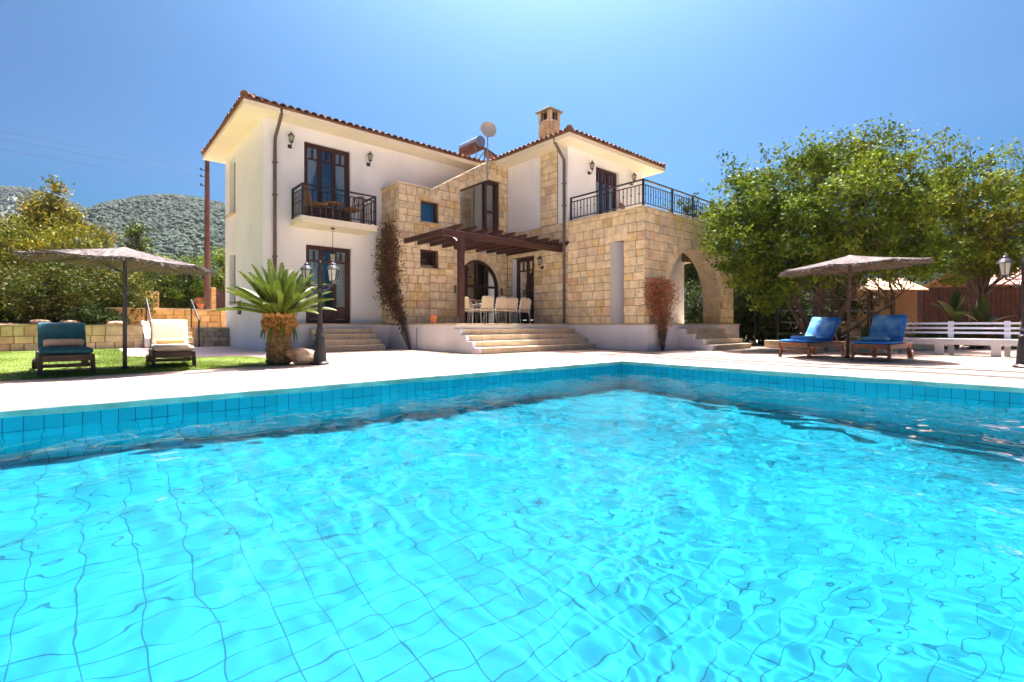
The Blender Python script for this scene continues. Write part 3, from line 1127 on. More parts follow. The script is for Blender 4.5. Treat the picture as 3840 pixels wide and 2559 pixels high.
# arched window of the dining terrace
m2 = MB()
c, sp, rr = 10.31, 2.02, 0.945
pts = [(c + rr, ZT)] + [(c + rr * math.cos(math.pi * k / 24), sp + rr * math.sin(math.pi * k / 24)) for k in range(25)] + [(c - rr, ZT)]
for (a, b) in zip(pts, pts[1:]):
    ia, ib = [(c + (p[0] - c) * 0.92, sp + (p[1] - sp) * 0.92 if p[1] > sp else p[1]) for p in (a, b)]
    m2.hexa([FT.p(*a, -0.12), FT.p(*b, -0.12), FT.p(*b, -0.24), FT.p(*a, -0.24), FT.p(*ia, -0.12), FT.p(*ib, -0.12), FT.p(*ib, -0.24), FT.p(*ia, -0.24)])
for x in (9.86, 10.31, 10.76):
    m2.bar(FT.p(x, ZT, -0.17), FT.p(x, sp + math.sqrt(rr * rr - (x - c) ** 2) - 0.03, -0.17), 0.09, 0.08)
m2.bar(FT.p(9.4, 2.05, -0.17), FT.p(11.22, 2.05, -0.17), 0.07, 0.08)
win = m2.build('arched_window', W['wood'], villa)
m2 = MB()
m2.add([FT.p(c + (p[0] - c) * 0.97, p[1] if p[1] <= sp else sp + (p[1] - sp) * 0.97, -0.19) for p in pts], [tuple(range(len(pts)))])
m2.build('pane', W['glass'], win)
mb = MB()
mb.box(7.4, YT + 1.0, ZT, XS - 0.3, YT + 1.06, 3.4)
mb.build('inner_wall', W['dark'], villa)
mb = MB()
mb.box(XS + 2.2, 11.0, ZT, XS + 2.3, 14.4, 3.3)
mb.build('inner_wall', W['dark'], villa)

# ------------- balcony on the left wing
mb = MB()
mb.box(4.42, 13.62, 3.50, 6.62, YF - 0.002, 3.68)
mb.build('balcony', W['soffit'], villa, bevel=0.01)

def railing(p, q, z0, h, name='railing', knob=True, pitch=0.115, endposts=(True, True), rad=0.010):
    """iron railing between two ground points; posts are sub-parts"""
    p, q = Vector((*p, z0)), Vector((*q, z0))
    L = (q - p).length
    d = (q - p) / L
    m2 = MB()
    up = Vector((0, 0, 1))
    m2.bar(p + up * h, q + up * h, 0.055, 0.035)
    m2.bar(p + up * (h - 0.13), q + up * (h - 0.13), 0.03, 0.025)
    m2.bar(p + up * 0.10, q + up * 0.10, 0.03, 0.025)
    n = max(2, round(L / pitch))
    for k in range(1, n):
        b = p + d * (L * k / n)
        m2.bar(b + up * 0.10, b + up * (h - 0.13), 0.016, 0.016)
        if knob and k % 2:
            m2.lathe([(0.008, 0), (0.024, 0.025), (0.024, 0.04), (0.008, 0.07)], 6, tuple(b + up * (h * 0.46)))
            m2.lathe([(0.008, 0), (0.02, 0.02), (0.008, 0.04)], 6, tuple(b + up * (h * 0.46 + 0.16)))
    o = m2.build(name, W['iron'], villa)
    for e, on in ((p, endposts[0]), (q, endposts[1])):
        if on:
            m3 = MB()
            m3.bar(e, e + up * (h + 0.02), 0.05, 0.05)
            m3.build('post', W['iron'], o)
    return o
railing((4.47, 14.50), (4.47, 13.67), 3.68, 0.86)
railing((4.47, 13.67), (6.57, 13.67), 3.68, 0.86, pitch=0.13, endposts=(False, True))
railing((6.57, 13.67), (6.57, 14.50), 3.68, 0.86, endposts=(False, True))
# upper terrace railing
zr = ZU + 0.045
railing((XS + 0.05, 10.42), (XS + 0.05, 7.76), zr, 0.74, pitch=0.13)
cx = [XS + 0.05, 13.15, 14.35, 15.6, 16.95]
for a, b in zip(cx, cx[1:]):
    railing((a, 7.76), (b, 7.76), zr, 0.74, pitch=0.13, endposts=(False, True))
railing((16.95, 7.76), (16.95, 10.4), zr, 0.74, pitch=0.13, endposts=(False, True))

# ------------- roofs: soffit slab, clay tiles
def hip_roof(x0, y0, x1, y1, z, pitch, seed, skip=()):
    """eave rectangle; corrugated clay covers laid up the four slopes"""
    r = random.Random(seed)
    tp = math.tan(pitch)
    half_ = min(x1 - x0, y1 - y0) / 2
    deck = MB()
    h = half_ * tp
    a = [(x0, y0, z), (x1, y0, z), (x1, y1, z), (x0, y1, z)]
    if x1 - x0 >= y1 - y0:
        rg = [(x0 + half_, (y0 + y1) / 2, z + h), (x1 - half_, (y0 + y1) / 2, z + h)]
        deck.add(a + rg, [(0, 1, 5, 4), (1, 2, 5), (2, 3, 4, 5), (3, 0, 4)])
    else:
        rg = [((x0 + x1) / 2, y0 + half_, z + h), ((x0 + x1) / 2, y1 - half_, z + h)]
        deck.add(a + rg, [(0, 1, 4), (1, 2, 5, 4), (2, 3, 5), (3, 0, 4, 5)])
    deck_o = deck.build('roof', W['mortar'], villa)
    m2 = MB()
    def col():
        f = r.uniform(0.8, 1.2)
        k = r.random()
        c = (0.20, 0.092, 0.050) if k < 0.5 else ((0.26, 0.14, 0.085) if k < 0.8 else (0.14, 0.062, 0.038))
        return tuple(q * f for q in c)
    p = 0.205
    sides = [((x0, y0), (1, 0), (0, 1), x1 - x0), ((x1, y0), (0, 1), (-1, 0), y1 - y0),
             ((x1, y1), (-1, 0), (0, -1), x1 - x0), ((x0, y1), (0, -1), (1, 0), y1 - y0)]
    for si, (o, e, u, L) in enumerate(sides):
        if si in skip:
            continue
        n = int(L / p)
        p_ = L / n
        for k in range(n):
            s = (k + 0.5) * p_
            run = min(s, L - s, half_)
            if run < 0.05:
                run = 0.05
            t = -0.05 + r.uniform(-0.015, 0.015)
            step = 0.40
            while t < run:
                t2 = min(t + step, run + 0.05)
                rad0, rad1 = 0.092, 0.078
                c_ = col()
                def pt(tt, ang, rad, lift):
                    x = o[0] + e[0] * (s + rad * math.cos(ang)) + u[0] * tt
                    y = o[1] + e[1] * (s + rad * math.cos(ang)) + u[1] * tt
                    return (x, y, z + tt * tp + rad * 0.9 * math.sin(ang) + lift)
                ns = 6
                A_ = [pt(t, math.pi * q / ns, rad0, 0.045) for q in range(ns + 1)]
                B_ = [pt(t2, math.pi * q / ns, rad1, 0.020) for q in range(ns + 1)]
                C_ = [pt(t, math.pi * q / ns, rad0 - 0.02, 0.045) for q in range(ns + 1)]
                vs = A_ + B_ + C_
                m_ = ns + 1
                fs = [(q, q + 1, m_ + q + 1, m_ + q) for q in range(ns)] + [(q + 1, q, 2 * m_ + q, 2 * m_ + q + 1) for q in range(ns)]
                m2.add(vs, fs, c_)
                if t < 0:      # pan tile below, between covers
                    s2 = s + p_ / 2
                    def pp(tt, ang, rad, lift):
                        x = o[0] + e[0] * (s2 + rad * math.cos(ang)) + u[0] * tt
                        y = o[1] + e[1] * (s2 + rad * math.cos(ang)) + u[1] * tt
                        return (x, y, z + tt * tp + lift - rad * 0.55 * math.sin(ang))
                    A2 = [pp(-0.07, math.pi * q / 4, 0.085, 0.05) for q in range(5)]
                    B2 = [pp(0.3, math.pi * q / 4, 0.085, 0.05) for q in range(5)]
                    C2 = [pp(-0.07, math.pi * q / 4, 0.085, 0.03) for q in range(5)]
                    if k < n - 1:
                        m2.add(A2 + B2 + C2, [(q, q + 1, 6 + q, 5 + q) for q in range(4)] + [(q, q + 1, 11 + q, 10 + q) for q in range(4)], col())
                t += step * 0.93 if t2 < run else 10
    # hip and ridge covers
    segs = []
    if len(rg) == 2:
        near = lambda c: min(rg, key=lambda g_: (g_[0] - c[0]) ** 2 + (g_[1] - c[1]) ** 2)
        for c_ in a:
            segs.append((c_, near(c_)))
        segs.append((rg[0], rg[1]))
    for s0, s1 in segs:
        s0, s1 = Vector(s0), Vector(s1)
        L = (s1 - s0).length
        n = max(1, int(L / 0.36))
        for k in range(n):
            m2.tube([s0.lerp(s1, k / n) + Vector((0, 0, 0.075)), s0.lerp(s1, (k + 1.1) / n) + Vector((0, 0, 0.06))], [0.115, 0.095], 8, col())
    m2.build('roof_tiles', W['tile'], deck_o)
    return deck_o
OV = 0.60
LX0, LY0, LX1, LY1 = 3.71 - OV, YF - OV, 15.9, 19.25 + 0.4
RX0, RY0, RX1, RY1 = XS - OV, YW - OV, 15.72 + 0.55, 19.0
PIT = R(17)
mb = MB()
mb.box(LX0, LY0, ZE, RX0, LY1, ZE + 0.125)
mb.box(RX0, RY0, ZE, RX1, LY1, ZE + 0.125)
mb.build('soffit', W['soffit'], villa)
mb = MB()
def shade_strip(a, b):  # brown strip stands in for the shaded tile ends
    mb.bar(a, b, 0.05, 0.05)
shade_strip((LX0 + 0.0, LY0 - 0.01, ZE + 0.15), (RX0, LY0 - 0.01, ZE + 0.15))
shade_strip((LX0 - 0.01, LY0, ZE + 0.15), (LX0 - 0.01, LY1, ZE + 0.15))
shade_strip((RX0 - 0.01, RY0, ZE + 0.15), (RX0 - 0.01, LY0, ZE + 0.15))
shade_strip((RX0, RY0 - 0.01, ZE + 0.15), (RX1, RY0 - 0.01, ZE + 0.15))
mb.build('eave_shade_strip', M('eave_shade_strip', (0.22, 0.12, 0.075), 0.8, 0.2, 6), villa)
hip_roof(LX0, LY0, LX1, LY1, ZE + 0.15, PIT, 1)
hip_roof(RX0, RY0, RX1, RY1, ZE + 0.152, PIT, 2)

# chimney
mb = MB()
CX, CY = 12.30, 12.0
FC1 = Frame((0, CY, 0), (1, 0, 0), (0, -1, 0))
FC2 = Frame((CX, 0, 0), (0, 1, 0), (-1, 0, 0))
mb.box(CX, CY, 6.6, CX + 0.52, CY + 0.55, 7.97)
for x in (CX, CX + 0.40):
    for y in (CY, CY + 0.43):
        mb.box(x, y, 7.97, x + 0.12, y + 0.12, 8.29)
chim = mb.build('chimney', W['mortar'], villa)
mb = MB()
masonry(mb, FC1, CX, CX + 0.52, 6.7, 7.98, [], 41, 0.24, 0.02, (0.18, 0.34))
masonry(mb, FC2, CY, CY + 0.55, 6.7, 7.98, [], 42, 0.24, 0.02, (0.18, 0.34))
for x in (CX, CX + 0.40):
    masonry(mb, FC1, x, x + 0.12, 7.98, 8.29, [], 43, 0.3, 0.018, (0.2, 0.3))
for y in (CY, CY + 0.43):
    masonry(mb, FC2, y, y + 0.12, 7.98, 8.29, [], 44, 0.3, 0.018, (0.2, 0.3))
mb.build('chimney_stone', W['stone'], chim)
mb = MB()
mb.box(CX + 0.13, CY + 0.13, 7.96, CX + 0.39, CY + 0.42, 8.30)  # near-black block painted as the shade inside the cap openings
mb.build('dark_core', M('inner_shade', (0.012, 0.011, 0.010), 0.95), chim)
mb = MB()
e = 0.09
mb.box(CX - e, CY - e, 8.29, CX + 0.52 + e, CY + 0.55 + e, 8.33)
mb.add([(CX - e, CY - e, 8.33), (CX + 0.52 + e, CY - e, 8.33), (CX + 0.52 + e, CY + 0.55 + e, 8.33), (CX - e, CY + 0.55 + e, 8.33), (CX + 0.26, CY + 0.275, 8.56)],
       [(0, 1, 4), (1, 2, 4), (2, 3, 4), (3, 0, 4)])
mb.build('chimney_cap', M('chimney_cap', (0.30, 0.25, 0.14), 0.9, 0.3, 6, 0.3, 30), chim)

# downpipes
mb = MB()
mb.tube([(4.02, LY0 + 0.02, ZE + 0.14), (4.02, LY0 + 0.03, ZE - 0.02), (4.00, YF - 0.10, ZE - 0.50), (4.0, YF - 0.06, ZE - 0.62), (4.0, YF - 0.06, 0.05)], 0.045, 8)
for z in (5.2, 4.3, 2.6, 1.4):
    mb.box(3.94, YF - 0.11, z, 4.06, YF - 0.003, z + 0.03)
mb.build('downpipe', W['pipe'], villa)
mb = MB()
mb.tube([(RX0 + 0.03, 10.55, ZE + 0.13), (RX0 + 0.04, 10.55, ZE), (XS - 0.10, 10.60, ZE - 0.40), (XS - 0.08, 10.60, ZE - 0.52), (XS - 0.08, 10.60, ZT + 0.02)], 0.05, 8)
for z in (5.2, 4.5, 2.9, 1.8):
    mb.box(XS - 0.14, 10.54, z, XS - 0.03, 10.66, z + 0.03)
mb.build('downpipe', W['pipe'], villa)
mb = MB()
mb.box(3.65, 16.98, 1.04, 3.708, 17.24, 1.46)
mb.build('meter_box', W['wood'], villa, bevel=0.006)

# ------------- plinths, terrace and steps
mb = MB()
mb.box(4.45, 13.95, 0, 7.19, YF - 0.003, ZT - 0.045)                    # landing before the white door
mb.box(7.19, 10.43, 0, XS - 0.05, YF - 0.004, ZT - 0.045)               # dining terrace
mb.box(XS - 0.05, 7.55, 0, 17.15, YW + 0.3, ZT - 0.045)                 # porch block
# stepped white cheeks of the stairs
ys = [10.43, 10.16, 9.89, 9.62]
mb.build('plinth', W['plinth'], villa, bevel=0.006)
mb = MB()
mb.box(4.42, 13.92, ZT - 0.045, 7.185, YF - 0.003, ZT)
mb.box(7.185, 10.40, ZT - 0.045, XS - 0.003, YT + 0.2, ZT)
mb.box(XS - 0.003, 7.52, ZT - 0.045, 17.18, YW + 0.2, ZT)
mb.build('terrace_floor', W['step'], villa, bevel=0.006)
def stairs(x0, x1, ytop, tread, n=4, cheeks=(0, 0)):
    st = MB()
    ck = MB()
    for k in range(n):
        z1 = ZT - 0.15 * (k + 1)
        ya, yb = ytop - tread * (k + 1), ytop - tread * k
        st.box(x0 + cheeks[0], ya - 0.02, z1 - 0.035, x1 - cheeks[1], yb, z1)
        st.box(x0 + cheeks[0], ya, 0 if k == n - 1 else z1 - 0.15, x1 - cheeks[1], yb - 0.0, z1 - 0.035)
        # tile joints in each riser
        if cheeks[0]:
            ck.box(x0, ya, 0, x0 + cheeks[0] - 0.002, yb, z1 + 0.002)
        if cheeks[1]:
            ck.box(x1 - cheeks[1] + 0.002, ya, 0, x1, yb, z1 + 0.002)
    o = st.build('stairs', W['riser'], villa, bevel=0.004)
    if ck.v:
        ck.build('stair_cheek', W['plinth'], o)
    return o
stairs(4.72, 6.50, 13.95, 0.26)
stairs(7.16, XS - 0.06, 10.43, 0.27, cheeks=(0.10, 0))
stairs(13.05, 15.53, 7.55, 0.27, cheeks=(0.10, 0))
mb = MB()
mb.tube([(7.14, 12.25, 0.0), (7.14, 12.25, 0.62)], 0.014, 6)
mb.build('hose_pipe', M('blue_pipe', (0.10, 0.16, 0.32), 0.5), villa)

# ---------------------------------------------------------------- lights fixed to the walls, roof gear
def wall_lantern(label, p, n, group='wall lanterns on the villa'):
    """p on the wall, n outward"""
    t = thing('wall_lantern', label, 'lantern', p, group)
    N = Vector(n)
    mb = MB()
    mb.bar(N * 0.0 + Vector((0, 0, -0.10)), N * 0.02 + Vector((0, 0, -0.10)), 0.10, 0.10)
    mb.lathe([(0.03, 0), (0.055, 0.02), (0.03, 0.05), (0.012, 0.06)], 8, tuple(N * 0.05 + Vector((0, 0, -0.16))))
    mb.tube([N * 0.02 + Vector((0, 0, -0.10)), N * 0.10 + Vector((0, 0, -0.13)), N * 0.16 + Vector((0, 0, -0.07)), N * 0.15 + Vector((0, 0, 0.0))], 0.012, 6)
    mb.build('bracket', W['iron'], t)
    c = N * 0.15
    mb = MB()
    mb.lathe([(0.045, 0.0), (0.07, 0.16), (0.0701, 0.161)], 6, tuple(c))
    g = mb.build('glass', W['lampglass'], t)
    mb = MB()
    for k in range(6):
        w = 2 * math.pi * k / 6
        d = Vector((math.cos(w), math.sin(w), 0))
        mb.bar(c + d * 0.048, c + d * 0.073 + Vector((0, 0, 0.16)), 0.010, 0.010)
    mb.lathe([(0.052, -0.02), (0.052, 0.0)], 6, tuple(c))
    mb.build('cage', W['iron'], t)
    mb = MB()
    mb.lathe([(0.095, 0.155), (0.05, 0.215), (0.02, 0.24), (0.012, 0.28), (0.001, 0.285)], 8, tuple(c))
    mb.build('cap', W['iron'], t)
    return t
wall_lantern('black wall lantern between the brown downpipe and the balcony door', (4.40, YF - 0.002, 5.86), (0, -1, 0))
wall_lantern('black wall lantern on the bare white wall right of the left balcony', (6.75, YF - 0.002, 5.86), (0, -1, 0))
wall_lantern('black wall lantern left of the brown door on the stone-edged upper terrace', (12.62, YW - 0.002, 5.86), (0, -1, 0))
wall_lantern('black wall lantern right of the brown upper terrace door, near the roof corner', (14.98, YW - 0.002, 5.95), (0, -1, 0))
wall_lantern('black wall lantern on stone beside the dining terrace door', (XS - 0.03, 11.61, 2.74), (-1, 0, 0))
t = thing('pendant_lantern', 'black lantern hanging on a thin rod under the left balcony', 'lantern', (5.40, 13.95, 3.498))
mb = MB()
mb.lathe([(0.06, -0.03), (0.06, 0.0)], 10)
mb.tube([(0, 0, -0.02), (0, 0, -0.62)], 0.008, 6)
mb.build('rod', W['iron'], t)
mb = MB()
mb.lathe([(0.055, -0.95), (0.075, -0.75)], 6)
mb.build('glass', W['lampglass'], t)
mb = MB()
mb.lathe([(0.10, -0.76), (0.07, -0.69), (0.03, -0.63), (0.012, -0.60)], 8)
mb.lathe([(0.06, -0.98), (0.06, -0.95)], 6)
for k in range(6):
    w = 2 * math.pi * k / 6
    mb.bar((0.058 * math.cos(w), 0.058 * math.sin(w), -0.95), (0.078 * math.cos(w), 0.078 * math.sin(w), -0.75), 0.01, 0.01)
mb.build('cage', W['iron'], t)

# satellite dish
t = thing('satellite_dish', 'round grey satellite dish on a thin mast above the stone stair wall', 'satellite dish', (10.62, YT - 0.07, 6.35), fixed=True)
mb = MB()
mb.tube([(10.62, YT - 0.07, 5.75), (10.62, YT - 0.07, 7.35)], 0.025, 8)
mb.bar((10.62, YT + 0.02, 6.0), (10.62, YT - 0.09, 6.0), 0.05, 0.05)
mb.build('mast', W['steel'], t)
mb = MB()
dc = Vector((10.62, YT - 0.10, 7.50))
ax = Vector((-0.35, -0.80, 0.10)).normalized()
e1 = ax.cross(Vector((0, 0, 1))).normalized()
e2 = e1.cross(ax)
rings = []
for i in range(7):
    rr = 0.29 * i / 6
    rings.append([dc + (e1 * math.cos(2 * math.pi * k / 24) + e2 * math.sin(2 * math.pi * k / 24)) * rr + ax * (0.07 * (i / 6) ** 2) for k in range(24)])
vs = [p for g in rings for p in g]
mb.add(vs, [(i * 24 + k, i * 24 + (k + 1) % 24, (i + 1) * 24 + (k + 1) % 24, (i + 1) * 24 + k) for i in range(6) for k in range(24)])
mb.build('dish', W['dish'], t, smooth=True)
mb = MB()
mb.tube([dc - e2 * 0.27 + ax * 0.06, dc - e2 * 0.10 + ax * 0.36], 0.010, 6)
mb.lathe([(0.02, -0.04), (0.028, 0.0), (0.02, 0.04)], 8, tuple(dc - e2 * 0.10 + ax * 0.36))
mb.build('feed_arm', W['steel'], t)
# solar water heater behind the valley of the roof
t = thing('solar_water_heater', 'silver and rusty solar water tank on a frame behind the roof valley', 'water heater', (11.65, 15.7, 7.0), fixed=True)
hx_ = 11.62
mb = MB()
mb.tube([(hx_, 15.05, 7.86), (hx_, 16.25, 7.86)], 0.21, 18)
mb.build('tank', W['steel'], t)
mb = MB()
mb.hexa([(hx_ - 0.20, 15.12, 7.60), (hx_ + 0.20, 15.12, 7.60), (hx_ + 0.20, 16.22, 7.60), (hx_ - 0.20, 16.22, 7.60), (hx_ - 0.225, 15.12, 7.80), (hx_ + 0.225, 15.12, 7.80), (hx_ + 0.225, 16.22, 7.80), (hx_ - 0.225, 16.22, 7.80)])
mb.build('rusty_cradle', W['rust'], t)
mb = MB()
for y in (15.1, 16.2):
    mb.tube([(hx_ - 0.2, y, 6.9), (hx_ - 0.2, y, 7.6)], 0.022, 6)
    mb.tube([(hx_ + 0.2, y, 6.9), (hx_ + 0.2, y, 7.6)], 0.022, 6)
    mb.tube([(hx_ - 0.2, y, 7.0), (hx_ + 0.2, y, 7.5)], 0.018, 6)
mb.tube([(hx_ - 0.2, 15.1, 7.05), (hx_ - 0.2, 16.2, 7.5)], 0.018, 6)
mb.build('frame', W['steel'], t)
mb = MB()
mb.bar((11.75, 15.0, 7.45), (12.35, 14.5, 6.95), 0.9, 0.07)
mb.build('collector', W['collector'], t)

# ---------------------------------------------------------------- pergola and dining terrace
t = thing('pergola', 'dark red timber pergola over the dining terrace', 'pergola', (7.62, 10.72, ZT), fixed=True)
mb = MB()
mb.bar((7.62, 10.75, ZT), (7.62, 10.75, 3.07), 0.15, 0.15, up=(0, 1, 0))
mb.build('post', W['pergwood'], t, bevel=0.01)
mb = MB()
mb.bar((6.98, 10.75, 3.13), (XS - 0.03, 10.75, 3.13), 0.12, 0.17)
mb.build('beam', W['pergwood'], t, bevel=0.008)
def brace(p, d):
    m = MB()
    p, d = Vector(p), Vector(d)
    pts = []
    for k in range(9):
        a = math.pi / 2 * k / 8
        pts.append(p + d * (0.62 * (1 - math.cos(a))) + Vector((0, 0, 0.58 * math.sin(a))))
    for a, b in zip(pts, pts[1:]):
        m.bar(a - (b - a) * 0.1, b + (b - a) * 0.1, 0.07, 0.16)
    m.build('brace', W['pergwood'], t)
brace((7.62, 10.75, 2.50), (1, 0, 0))
brace((7.62, 10.75, 2.50), (0, 1, 0))
for k in range(10):
    x = 7.44 + k * 0.456
    m = MB()
    y0, y1 = 10.42, YT - 0.03
    z = 3.285
    # rafter with a slanted tail
    w = 0.045
    prof = [(y0, z + 0.07), (y0 + 0.05, z - 0.01), (y0 + 0.26, z - 0.07), (y1, z - 0.07), (y1, z + 0.07)]
    vs = [(x - w, y, zz) for y, zz in prof] + [(x + w, y, zz) for y, zz in prof]
    m.add(vs, [(4, 3, 2, 1, 0), (5, 6, 7, 8, 9)] + [(i, (i + 1) % 5, 5 + (i + 1) % 5, 5 + i) for i in range(5)])
    m.build('rafter', W['pergwood'], t)

def dining_chair(label, loc, rz, group='cream cushioned chairs round the terrace table'):
    t = thing('dining_chair', label, 'chair', loc, group)
    mb = MB()
    for sx in (-0.24, 0.24):
        mb.tube([(sx, -0.24, 0), (sx, -0.22, 0.44), (sx, -0.20, 0.64), (sx, 0.16, 0.66), (sx * 0.95, 0.24, 0.62)], 0.013, 6)
        mb.tube([(sx, 0.27, 0), (sx, 0.21, 0.42), (sx * 0.95, 0.30, 0.86)], 0.013, 6)
        mb.tube([(sx, -0.22, 0.42), (sx, 0.22, 0.42)], 0.012, 6)
    mb.tube([(-0.24, -0.22, 0.42), (0.24, -0.22, 0.42)], 0.012, 6)
    mb.tube([(-0.23, 0.30, 0.86), (0, 0.315, 0.90), (0.23, 0.30, 0.86)], 0.013, 6)
    mb.build('frame', W['steel'], t)
    mb = MB()
    mb.box(-0.225, -0.23, 0.43, 0.225, 0.21, 0.50)
    mb.build('seat_cushion', W['cream'], t, bevel=0.025)
    mb = MB()
    a, b = Vector((0, 0.20, 0.52)), Vector((0, 0.29, 0.88))
    n = 8
    for k in range(n):
        x0, x1 = -0.22 + 0.44 * k / n, -0.22 + 0.44 * (k + 1) / n
        h0, h1 = 0.05 * math.cos(x0 * 6.0), 0.05 * math.cos(x1 * 6.0)
        mb.hexa([(x0, 0.17, 0.52), (x1, 0.17, 0.52), (x1, 0.235, 0.52), (x0, 0.235, 0.52), (x0, 0.25, 0.87 + h0), (x1, 0.25, 0.87 + h1), (x1, 0.315, 0.87 + h1), (x0, 0.315, 0.87 + h0)])
    mb.build('back_cushion', W['cream'], t)
    t.rotation_euler = (0, 0, rz)
    t.scale = (0.88, 0.88, 0.88)
    return t
t = thing('dining_table', 'long dark dining table under the pergola among cream chairs', 'table', (9.95, 12.0, ZT))
mb = MB()
mb.box(-0.85, -0.42, 0.70, 0.85, 0.42, 0.73)
mb.build('table_top', W['collector'], t, bevel=0.01)
for sx in (-0.72, 0.72):
    for sy in (-0.34, 0.34):
        mb = MB()
        mb.bar((sx, sy, 0), (sx, sy, 0.70), 0.05, 0.05)
        mb.build('leg', W['iron'], t)
chairs = [('cream chair half hidden by the pergola post, back to the pool', (8.88, 11.42), math.pi),
          ('cream chair with its back to the pool, second from the pergola post', (9.36, 11.38), math.pi + 0.08),
          ('cream chair with its back to the pool in the middle of the row', (9.84, 11.41), math.pi - 0.1),
          ('cream chair with its back to the pool at the right end of the row', (10.36, 11.42), math.pi + 0.05),
          ('cream chair at the right head of the table by the dark door', (10.98, 12.02), -math.pi / 2),
          ('cream chair at the left head of the table under the pergola', (8.92, 12.05), math.pi / 2),
          ('cream chair on the arched window side, left of the table middle', (9.55, 12.58), 0.05),
          ('cream chair on the arched window side, right of the table middle', (10.2, 12.58), -0.05)]
first = None
for lab, (x, y), rz in chairs:
    if first is None:
        first = dining_chair(lab, (x, y, ZT), rz)
    else:
        c_ = copy_tree(first)
        c_.location = (x, y, ZT)
        c_.rotation_euler = (0, 0, rz)
        c_['label'] = lab
mb = MB()
mb.lathe([(0.03, 0), (0.045, 0.05), (0.04, 0.12), (0.015, 0.19), (0.018, 0.24)], 10)
o = mb.build('bottle', W['lampglass'])
o.location = (10.0, 12.0, ZT + 0.731)
tag(o, 'pale bottle standing on the terrace dining table', 'bottle')
t = thing('flower_pot', 'small terracotta pot on the terrace edge below the small stone-framed windows', 'pot', (7.75, 12.35, ZT))
mb = MB()
mb.lathe([(0.075, 0), (0.105, 0.20), (0.125, 0.205), (0.125, 0.255), (0.105, 0.255), (0.10, 0.20), (0.02, 0.19)], 14)
mb.build('pot', W['terracotta'], t)
mb = MB()
mb.lathe([(0.099, 0.205), (0.05, 0.215), (0.01, 0.222)], 14)
mb.build('potting_soil', W['soil'], t)

# wicker chairs and table on the left balcony, one on the upper terrace
def wicker_chair(label, loc, rz, group='wicker chairs on the upper floor'):
    t = thing('wicker_chair', label, 'chair', loc, group)
    for sx in (-0.22, 0.22):
        for sy in (-0.2, 0.2):
            mb = MB()
            mb.tube([(sx, sy, 0), (sx, sy * (1.0 if sy < 0 else 1.0), 0.42)], 0.02, 6)
            mb.build('leg', W['wicker'], t)
    mb = MB()
    mb.box(-0.25, -0.24, 0.40, 0.25, 0.24, 0.45)
    mb.build('seat', W['wicker'], t, bevel=0.012)
    mb = MB()
    for k in range(7):
        x = -0.23 + 0.46 * k / 6
        mb.tube([(x, 0.22, 0.43), (x, 0.30, 0.86 - 0.5 * x * x)], 0.014, 6)
    mb.tube([(-0.24, 0.29, 0.84), (0, 0.305, 0.88), (0.24, 0.29, 0.84)], 0.02, 6)
    mb.tube([(-0.24, 0.26, 0.62), (0.24, 0.26, 0.62)], 0.014, 6)
    mb.build('backrest', W['wicker'], t)
    t.rotation_euler = (0, 0, rz)
    return t
w0 = wicker_chair('wicker chair at the left side of the small balcony table', (4.95, 14.0, 3.68), math.pi / 2)
w1_ = copy_tree(w0)
w1_.location, w1_.rotation_euler = (5.95, 14.0, 3.68), (0, 0, -math.pi / 2 + 0.3)
w1_['label'] = 'wicker chair at the right side of the small balcony table'
w2_ = copy_tree(w0)
w2_.location, w2_.rotation_euler = (13.9, 9.75, ZU + 0.02), (0, 0, 0.3)
w2_['label'] = 'wicker chair on the upper terrace in front of the brown door'
t = thing('balcony_table', 'small round wicker table between two chairs on the left balcony', 'table', (5.42, 14.0, 3.68))
mb = MB()
mb.lathe([(0.26, 0.50), (0.28, 0.52), (0.28, 0.54), (0.0, 0.541)], 18)
mb.build('table_top', W['wicker'], t)
mb = MB()
mb.lathe([(0.18, 0), (0.18, 0.03), (0.03, 0.06), (0.03, 0.5)], 10)
mb.build('pedestal', W['wicker'], t)

# ---------------------------------------------------------------- foliage tools
def leaf_cloud(name, centres, size, cols, parent=None, mat=None, aspect=0.45, upbias=0.5, seed=1, fold=True):
    """kite shaped leaves at the given points"""
    r = np.random.default_rng(seed)
    c = np.asarray(centres, dtype=np.float64)
    n = len(c)
    d = r.normal(size=(n, 3))
    d[:, 2] -= 0.15
    d /= np.linalg.norm(d, axis=1)[:, None]
    up = r.normal(size=(n, 3)) * 0.8
    up[:, 2] += upbias
    s = np.cross(d, up)
    s /= np.linalg.norm(s, axis=1)[:, None] + 1e-9
    L = (size * r.uniform(0.6, 1.3, n))[:, None]
    w = L * aspect
    nn = np.cross(s, d)
    v = np.stack([c - d * L * 0.5, c + s * w * 0.5 - nn * w * 0.12, c + d * L * 0.5, c - s * w * 0.5 - nn * w * 0.12], 1)
    return fastmesh(name, v.reshape(-1, 3), 4, mat or W['leaf'], cols, parent)


def palette_cols(n, pal, r, per=None):
    pal = np.asarray(pal)
    k = r.integers(0, len(pal), n) if per is None else per
    return np.clip(pal[k] * r.uniform(0.7, 1.3, (n, 1)), 0, 1)


